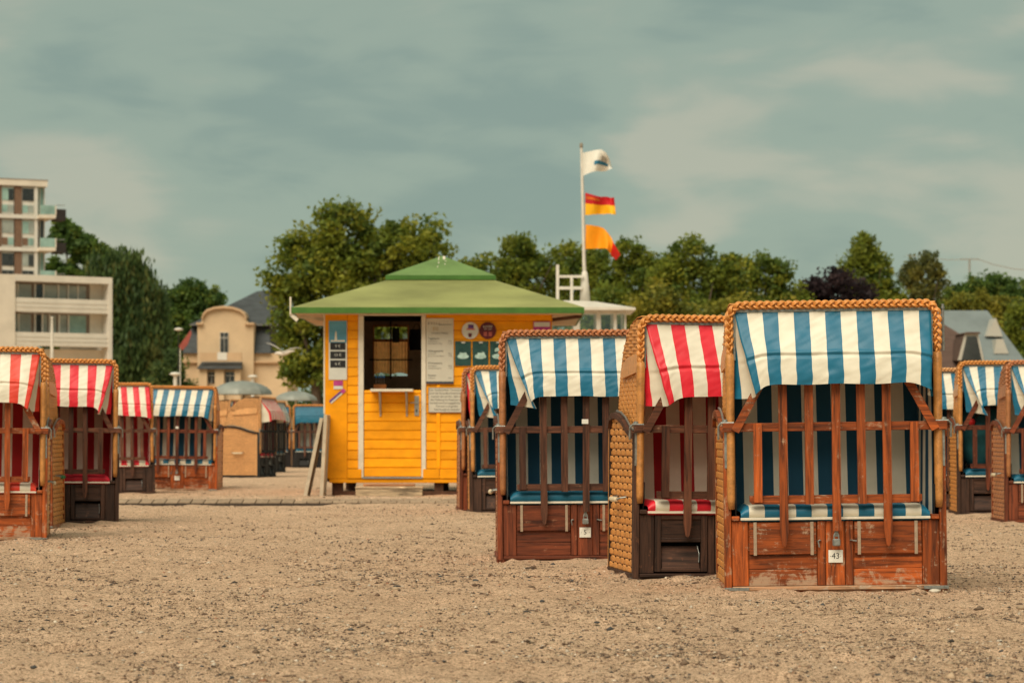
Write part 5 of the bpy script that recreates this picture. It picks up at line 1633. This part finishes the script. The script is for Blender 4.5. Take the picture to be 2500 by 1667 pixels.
# mansard sides and hipped top
for a, b, c_, d_ in ((444, 482, 462, 482), (619, 660, 619, 650)):
    MB().add([(V.u(a), 0.3, V.z(861.5)), (V.u(b), 0.3, V.z(861.5)), (V.u(d_), 1.8, V.z(790)), (V.u(c_), 1.8, V.z(790)), (V.u(a), 8, V.z(861.5)), (V.u(b), 8, V.z(861.5)), (V.u(d_), 7, V.z(790)), (V.u(c_), 7, V.z(790))],
             [(0, 1, 2, 3), (1, 5, 6, 2), (5, 4, 7, 6), (4, 0, 3, 7), (3, 2, 6, 7), (0, 4, 5, 1)]).build('mansard_roof', M_SLATE, V.t)
hp2 = [(V.u(461), 1.0, V.z(789)), (V.u(700), 1.0, V.z(789)), (V.u(700), 9, V.z(789)), (V.u(461), 9, V.z(789)), (V.u(611), 4.5, V.z(702)), (V.u(665), 4.5, V.z(697)), (V.u(665), 6, V.z(697)), (V.u(611), 6, V.z(702))]
MB().add(hp2, [(0, 1, 5, 4), (1, 2, 6, 5), (2, 3, 7, 6), (3, 0, 4, 7), (4, 5, 6, 7), (3, 2, 1, 0)]).build('hipped_roof', M_SLATE, V.t)
V.box('roof_eave', M_SLATE2, 459, 702, 789.2, 793, 0.9, 9.1)

# houses on the right
M_GREYR = plain('grey_roof', (0.17, 0.20, 0.20), 0.6, 0.15, 0.8)
M_BRNR = plain('brown_tiles', (0.105, 0.065, 0.050), 0.8, 0.2, 1.5, (1, 1, 5))
M_PALEWALL = plain('pale_gable', (0.45, 0.43, 0.37), 0.8, 0.08, 1)
H = Site(2400, 118, 0, 'grey_roof_house', 'house with a broad grey roof and white gable at the right', 'house')
def quadbox(site, name, m, pts, d0, d1):
    return MB().prism([(site.u(a), site.z(b)) for a, b in pts], d0, d1).build(name, m, site.t)
MB().add([(H.u(2180), 0, H.z(890)), (H.u(2510), 0, H.z(890)), (H.u(2450), 4, H.z(748)), (H.u(2230), 4, H.z(748)), (H.u(2510), 8, H.z(890)), (H.u(2180), 8, H.z(890))],
         [(0, 1, 2, 3), (1, 4, 2), (4, 5, 3, 2), (5, 0, 3), (5, 4, 1, 0)]).build('roof', M_GREYR, H.t)
H.box('wall', M_PALEWALL, 2200, 2500, 890.5, 1062, 0.4, 7.5)
quadbox(H, 'small_gable', M_PALEWALL, [(2424, 817), (2449, 772), (2466, 818)], 1.75, 3.4)
quadbox(H, 'gable_panel', M_PALEWALL, [(2440, 826), (2456, 826), (2470, 862), (2434, 862)], 0.70, 1.9)
H2 = Site(2340, 105, 0, 'brown_roof_house', 'house with a brown tiled roof and white framed dormer behind the right chairs', 'house')
MB().add([(H2.u(2260), 0, H2.z(900)), (H2.u(2400), 0, H2.z(900)), (H2.u(2372), 2, H2.z(815)), (H2.u(2335), 3, H2.z(784)), (H2.u(2280), 3, H2.z(784)), (H2.u(2400), 6, H2.z(900)), (H2.u(2260), 6, H2.z(900)), (H2.u(2372), 4, H2.z(815))],
         [(0, 1, 2, 3, 4), (1, 5, 7, 2), (2, 7, 3), (5, 6, 4, 3, 7), (6, 0, 4), (6, 5, 1, 0)]).build('roof', M_BRNR, H2.t)
H2.box('wall', M_PALEWALL, 2265, 2395, 900.5, 1062, 0.3, 5.5)
dm = quadbox(H2, 'dormer', M_BRNR, [(2330, 880), (2350, 816), (2382, 816), (2398, 880)], -0.5, 1.6)
quadbox(H2, 'dormer_frame', M_PALEWALL, [(2333, 880), (2350, 816), (2382, 816), (2396, 880)], -0.58, -0.501)
MB().prism([(H2.u(a), H2.z(b)) for a, b in [(2341, 880), (2354, 823), (2378, 823), (2390, 880)]], -0.64, -0.581).build('dormer_window', M_DKGL, dm)
quadbox(H2, 'dormer_roof', M_BRNR, [(2346, 815.5), (2352, 812), (2382, 812), (2388, 815.5)], -0.75, 1.7)

# ------------------------------------------------------------------ lamp posts, pole, domes, pennant
def lamp(px, py_top, Y, r_px, label, pw=0.38):
    k = FPX / Y
    b = at(px, 1060, Y); zt = CAM_H + (HORIZON - py_top) / k
    t = thing('street_lamp', label, 'lamp', (b.x, Y, 0), group='mushroom lamps behind the beach')
    w_ = r_px / k
    MB().tube([(0, 0, -0.1), (0, 0, zt - 0.35 * w_)], [w_ * pw, w_ * pw * 0.9], 12).build('post', M_MAST if pw > 0.2 else M_DKRAIL, t)
    mb = MB(); mb.smooth = True
    mb.lathe([(w_ * 0.3, zt - w_ * 0.7), (w_, zt - w_ * 0.45), (w_ * 1.02, zt - w_ * 0.3), (w_ * 0.6, zt - w_ * 0.06), (0.01, zt)], n=20).build('lamp_head', M_MAST, t)
lamp(428, 908, 95, 14, 'white mushroom lamp above the blue striped chair left of the kiosk')
lamp(617, 915, 95, 12, 'white mushroom lamp in front of the villa wall')
lamp(436, 800, 140, 11, 'round white lamp in front of the dark trees left of the villa', 0.14)
wp = thing('flag_pole', 'thin white pole in front of the white apartment block', 'pole', (at(127, 1060, 90).x, 90, 0))
MB().tube([(0, 0, -0.1), (0, 0, CAM_H + (HORIZON - 832) / (FPX / 90)), (0, 0, CAM_H + (HORIZON - 778) / (FPX / 90))], [0.07, 0.06, 0.03], 10).build('shaft', M_MAST, wp)
MB().lathe([(0, 0), (0.05, 0.01), (0.05, 0.06), (0, 0.08)], (0, 0, CAM_H + (HORIZON - 778) / (FPX / 90)), 10).build('finial', M_MAST, wp)

M_DOME = plain('dome_plastic', (0.25, 0.265, 0.235), 0.5, 0.3, 1.2, spec=0.5)
def dome(px, py_top, Y, w_px, label):
    k = FPX / Y; r = w_px / 2 / k; zt = CAM_H + (HORIZON - py_top) / k
    t = thing('parasol', label, 'parasol', (at(px, 1060, Y).x, Y, 0), group='grey parasols behind the beach')
    MB().tube([(0, 0, -0.05), (0, 0, zt - 0.1)], 0.03, 8).build('pole', M_MAST, t)
    h = r * 0.45
    for q in range(8):
        mb = MB(); mb.smooth = True
        def fn(u, v, q=q):
            a = (q + u) * math.pi / 4; rr = r * math.sin(v * math.pi / 2) * (1 - 0.05 * math.sin(math.pi * u) * v)
            return (rr * math.cos(a), rr * math.sin(a), zt - h * (1 - math.cos(v * math.pi / 2)) ** 0.9), (u, v)
        mb.grid(fn, 6, 8).build('canopy_panel', M_DOME, t)
dome(590, 929, 82, 150, 'large pale grey parasol in front of the villa')
dome(722, 954, 82, 105, 'smaller pale grey parasol by the big tree trunk')

pn = thing('beach_banner', 'furled red banner on a slanted pole left of the villa', 'banner', (at(440, 1060, 150).x, 150, 0))
MB().tube([(0, 0, 0), (0, 0, CAM_H + (HORIZON - 850) / (FPX / 150)), (at(466, 0, 150).x - at(440, 0, 150).x, 0, CAM_H + (HORIZON - 806) / (FPX / 150))], 0.03, 8).build('pole', M_MAST, pn)
kk = FPX / 150; X0_ = at(440, 0, 150).x
pp = [(at(a, 0, 150).x - X0_, CAM_H + (HORIZON - b) / kk) for a, b in ((437, 846), (447, 832), (466, 806), (468, 815), (458, 842), (446, 855))]
MB().prism(pp, -0.14, -0.035).build('cloth', plain('banner_red', (0.32, 0.08, 0.06), 0.8, 0.2, 1), pn)

up = thing('utility_pole', 'thin dark utility pole above the far trees on the right', 'pole', (at(2367, 1060, 230).x, 230, 0))
ku = FPX / 230
zt = CAM_H + (HORIZON - 631) / ku
MB().tube([(0, 0, -0.1), (0, 0, zt)], 0.10, 8).build('shaft', M_STEEL, up)
MB().box(-0.9, 0.9, -0.06, 0.06, zt - 0.14, zt - 0.02).build('cross_arm', M_STEEL, up)
MB().tube([(0.9, 0, zt - 0.1), (2.2, 0, zt - 0.55), (4.2, 0, zt - 1.0), (7.5, 0, zt - 1.3)], 0.035, 6).build('cable', M_STEEL, up)
MB().tube([(-0.9, 0, zt - 0.1), (-2.2, 0, zt - 0.12), (-6, 0, zt + 0.3)], 0.03, 6).build('cable', M_STEEL, up)

# ------------------------------------------------------------------ trees
M_LEAF = leaf_mat('leaves')
M_BARK = plain('bark', (0.09, 0.065, 0.045), 0.9, 0.35, 3, (1, 1, 0.3), 0.5)
PAL = {
    'olive': [(0.096, 0.112, 0.014), (0.076, 0.098, 0.014), (0.050, 0.076, 0.015), (0.128, 0.132, 0.015)],
    'green': [(0.058, 0.095, 0.018), (0.042, 0.075, 0.018), (0.028, 0.055, 0.016), (0.085, 0.11, 0.02)],
    'dark': [(0.042, 0.068, 0.020), (0.032, 0.054, 0.018), (0.054, 0.078, 0.022), (0.072, 0.080, 0.022)],
    'purple': [(0.018, 0.012, 0.014), (0.023, 0.014, 0.016), (0.013, 0.010, 0.012), (0.03, 0.018, 0.019)],
    'gold': [(0.125, 0.118, 0.016), (0.100, 0.102, 0.016), (0.070, 0.080, 0.016), (0.150, 0.130, 0.017)],
    'grey': [(0.085, 0.085, 0.022), (0.062, 0.068, 0.02), (0.045, 0.055, 0.02), (0.105, 0.095, 0.02)],
}

def leaf_cloud(centers, radii, per, size, pal, g, droop=0.0):
    n = len(centers) * per
    c = np.repeat(centers, per, 0); r = np.repeat(radii, per)
    p = np.clip(g.normal(0, 0.45, (n, 3)), -0.85, 0.85) * r[:, None]
    p[:, 2] *= 0.8
    p = c + p
    if droop:
        p[:, 2] -= np.abs(g.normal(0, 1.0, n)) * droop
    s = size * g.uniform(0.6, 1.35, n)
    a = g.normal(0, 1, (n, 3)); a /= np.linalg.norm(a, axis=1)[:, None]
    if droop:
        a = np.stack([g.normal(0, 0.15, n), g.normal(0, 0.15, n), -np.ones(n)], 1); a /= np.linalg.norm(a, axis=1)[:, None]
    b = g.normal(0, 1, (n, 3)); b -= (b * a).sum(1)[:, None] * a; b /= np.linalg.norm(b, axis=1)[:, None]
    L = 1.9 if droop else 1.25
    v = np.stack([p - a * s[:, None] * L * 0.6, p + b * s[:, None] * 0.45, p + a * s[:, None] * L * 0.6, p - b * s[:, None] * 0.45], 1).reshape(-1, 3)
    f = np.arange(n * 4).reshape(-1, 4)
    P = np.array(PAL[pal])
    ci = g.choice(4, len(centers), p=[0.35, 0.3, 0.2, 0.15])
    col = 2.1 * P[np.repeat(ci, per)] * g.uniform(0.75, 1.25, (n, 1))
    return v, f, np.repeat(col, 4, 0)

def tree(label, Y, lobes, pal='olive', name='tree', leaf=0.17, dens=1.0, droop=0.0, group='trees behind the beach', seed=0, trunk_px=None, cat='tree', clump=0.075, rad=0.62):
    """lobes: (px, py, rx, ry) ellipses of the crown; filled with clumps of leaf-sized faces"""
    g = np.random.default_rng(seed + 100)
    k = FPX / Y
    cx = sum(l[0] * l[2] * l[3] for l in lobes) / sum(l[2] * l[3] for l in lobes)
    if trunk_px: cx = trunk_px
    O = Vector(((cx - 1250) / k, Y, 0))
    T = thing(name, label, cat, O, group=group)
    cs, rs = [], []
    for (px, py, rx, ry) in lobes:
        c = at(px, py, Y) - O
        Rx, Rz = rx / k, ry / k
        m = max(6, int(dens * Rx * Rz * 20))
        d = g.normal(0, 1, (m, 3)); d /= np.linalg.norm(d, axis=1)[:, None]
        rr = g.uniform(0.30, 1.0, m) ** 0.55 * g.uniform(0.82, 1.04, m)
        q = d * rr[:, None] * np.array([Rx, (Rx + Rz) * 0.45, Rz]) * 0.90 + np.array(c)
        cs.append(q); rs.append(np.full(m, rad) * g.uniform(0.55, 1.25, m))
    C = np.concatenate(cs); Rr = np.concatenate(rs)
    v, f, col = leaf_cloud(C, Rr, 62, leaf * 0.95, pal, g, droop)
    v[:, 2] = np.maximum(v[:, 2], 0.02)
    put(np_mesh('crown', v, f, M_LEAF, col), 'crown', T)
    # trunk with limbs running into the lobes
    zc = min(c[2] for c in C)
    top = (at(*lobes[0][:2], Y) - O)
    base_r = max(0.12, 0.022 * max(l[2] for l in lobes) / k * 4)
    mb = MB(); mb.smooth = True
    zm = max(1.2, zc + 0.8)
    mb.tube([(0, 0, -0.2), (0.02, 0, zm * 0.5), (-0.05, 0.03, zm), (top.x * 0.5, 0.05, (zm + top.z) / 2), (top.x, 0.1, top.z)], [base_r * 1.25, base_r, base_r * 0.85, base_r * 0.5, base_r * 0.12], 10)
    mb.build('trunk', M_BARK, T)
    for li, (px, py, rx, ry) in enumerate(lobes[1:7]):
        e_ = at(px, py, Y) - O
        mb = MB(); mb.smooth = True
        s0 = zm * (0.75 + 0.05 * li)
        mb.tube([(0, 0, s0), (e_.x * 0.45, (-1) ** li * 0.6, s0 + (e_.z - s0) * 0.55), (e_.x, (-1) ** li * 0.9, max(e_.z, s0 + 0.3))], [base_r * 0.55, base_r * 0.35, base_r * 0.08], 8)
        mb.build('limb', M_BARK, T)
    return T

tree('big broad tree with twin peaks rising behind the kiosk', 108, [(845, 585, 105, 108), (765, 645, 110, 98), (985, 602, 110, 95), (1060, 645, 55, 62), (715, 760, 72, 105), (735, 880, 70, 75), (860, 720, 140, 120), (1000, 720, 120, 100), (680, 680, 32, 36), (820, 880, 80, 80), (950, 830, 120, 80), (1060, 720, 70, 80)], 'olive', seed=1, trunk_px=772)
tree('olive tree right of the kiosk roof tip', 128, [(1275, 625, 55, 72), (1195, 670, 68, 62), (1310, 690, 75, 70), (1240, 740, 110, 70), (1240, 860, 110, 90), (1140, 690, 50, 60), (1345, 650, 40, 45)], 'olive', seed=2)
tree('slim tree behind the flag mast', 136, [(1395, 640, 46, 52), (1390, 720, 70, 70), (1400, 850, 80, 90), (1445, 650, 45, 50)], 'olive', seed=3)
tree('tree with ragged top right of the lowest flag', 132, [(1530, 625, 52, 48), (1475, 680, 62, 62), (1570, 690, 70, 62), (1520, 770, 100, 60), (1530, 880, 100, 80), (1600, 660, 45, 45)], 'olive', seed=4)
tree('tall rounded tree in the middle of the tree row', 126, [(1690, 625, 68, 46), (1640, 680, 72, 62), (1740, 680, 68, 66), (1690, 760, 105, 70), (1700, 880, 110, 80), (1790, 655, 40, 42)], 'olive', seed=5)
tree('spreading tree at the right end of the middle tree row', 134, [(1870, 670, 72, 56), (1800, 705, 62, 66), (1915, 725, 56, 52), (1850, 780, 110, 62), (1850, 890, 110, 80), (1800, 660, 36, 36), (1940, 760, 50, 45)], 'olive', seed=6)
tree('yellow-green bushy tree low in front of the tree row', 112, [(1610, 735, 62, 56), (1560, 775, 56, 56), (1660, 790, 66, 56), (1610, 870, 100, 80)], 'gold', seed=7, dens=0.9)
tree('green bushy tree low right of the lifeguard cabin', 114, [(1480, 745, 56, 52), (1450, 800, 60, 60), (1520, 800, 60, 60), (1480, 890, 80, 70)], 'olive', seed=8)
tree('bushy low tree above the red striped chair on the right', 116, [(1790, 770, 76, 46), (1870, 775, 76, 46), (1830, 850, 120, 80)], 'gold', seed=9, dens=0.9)
tree('dark purple beech behind the right end of the tree row', 138, [(2030, 702, 74, 50), (1975, 728, 52, 44), (2090, 730, 52, 50), (2035, 790, 100, 60), (2035, 890, 100, 80)], 'purple', seed=10)
tree('tall light tree standing above the purple beech', 158, [(2112, 605, 38, 46), (2085, 655, 45, 40), (2145, 650, 38, 42), (2120, 710, 82, 46), (2160, 750, 80, 46), (2130, 850, 100, 90)], 'olive', seed=11, leaf=0.2)
tree('sparse grey-green tree left of the utility pole', 168, [(2255, 645, 48, 30), (2225, 680, 34, 40), (2285, 680, 30, 34), (2250, 730, 50, 50), (2255, 820, 60, 80)], 'grey', seed=12, dens=0.75, leaf=0.2)
tree('dark green broad tree at the right edge below the pole', 190, [(2420, 705, 82, 40), (2340, 725, 46, 36), (2490, 730, 66, 46), (2420, 770, 130, 60), (2430, 880, 150, 90)], 'green', seed=13, leaf=0.22)
tree('golden shrubby tree above the grey house roof', 150, [(2380, 735, 52, 30), (2440, 760, 42, 36), (2340, 760, 40, 30), (2390, 810, 90, 60)], 'gold', seed=14, dens=0.8, leaf=0.18)
tree('yellowish tree right of the grey house gable', 140, [(2500, 790, 46, 66), (2520, 880, 60, 90)], 'olive', seed=15, leaf=0.18)
tree('low green tree behind the grey house roof', 172, [(2190, 790, 70, 50), (2280, 790, 70, 56), (2230, 880, 120, 90)], 'green', seed=16, leaf=0.2)
tree('weeping dark tree hanging behind the white apartment block', 182, [(290, 650, 92, 56), (350, 720, 66, 72), (250, 740, 90, 90), (380, 820, 40, 90), (320, 850, 80, 100), (400, 900, 45, 70)], 'dark', seed=17, leaf=0.22, droop=1.6)
tree('green leafy tree behind the tower balconies', 235, [(160, 575, 44, 46), (205, 605, 46, 42), (245, 640, 46, 46), (150, 680, 80, 60), (170, 800, 90, 90)], 'green', seed=18, leaf=0.26)
tree('round green tree left of the villa roof', 205, [(465, 725, 58, 50), (425, 760, 46, 56), (515, 735, 36, 36), (470, 790, 80, 60), (440, 880, 80, 100)], 'green', seed=19, leaf=0.24)
tree('dark hedge tree beside the villa corner', 160, [(415, 900, 44, 50), (395, 960, 60, 60), (450, 965, 36, 36)], 'dark', seed=20, leaf=0.18, cat='tree')
for i, (px, w_) in enumerate(((130, 170), (880, 150), (1150, 170), (1950, 150), (2160, 140), (1420, 150), (1690, 150))):
    tree('low green hedge clump behind the chairs, %s' % ('below the white apartment block', 'behind the kiosk door', 'behind the round kiosk signs', 'behind the canopy of chair 43', 'behind the right end of chair 43', 'behind the lifeguard cabin', 'behind the red striped chair beside chair 43')[i], 122 + i * 4, [(px, 960, w_, 70), (px - 60, 1000, w_, 60)], 'dark', seed=30 + i, name='hedge', cat='hedge', group='hedges behind the beach', dens=0.6)
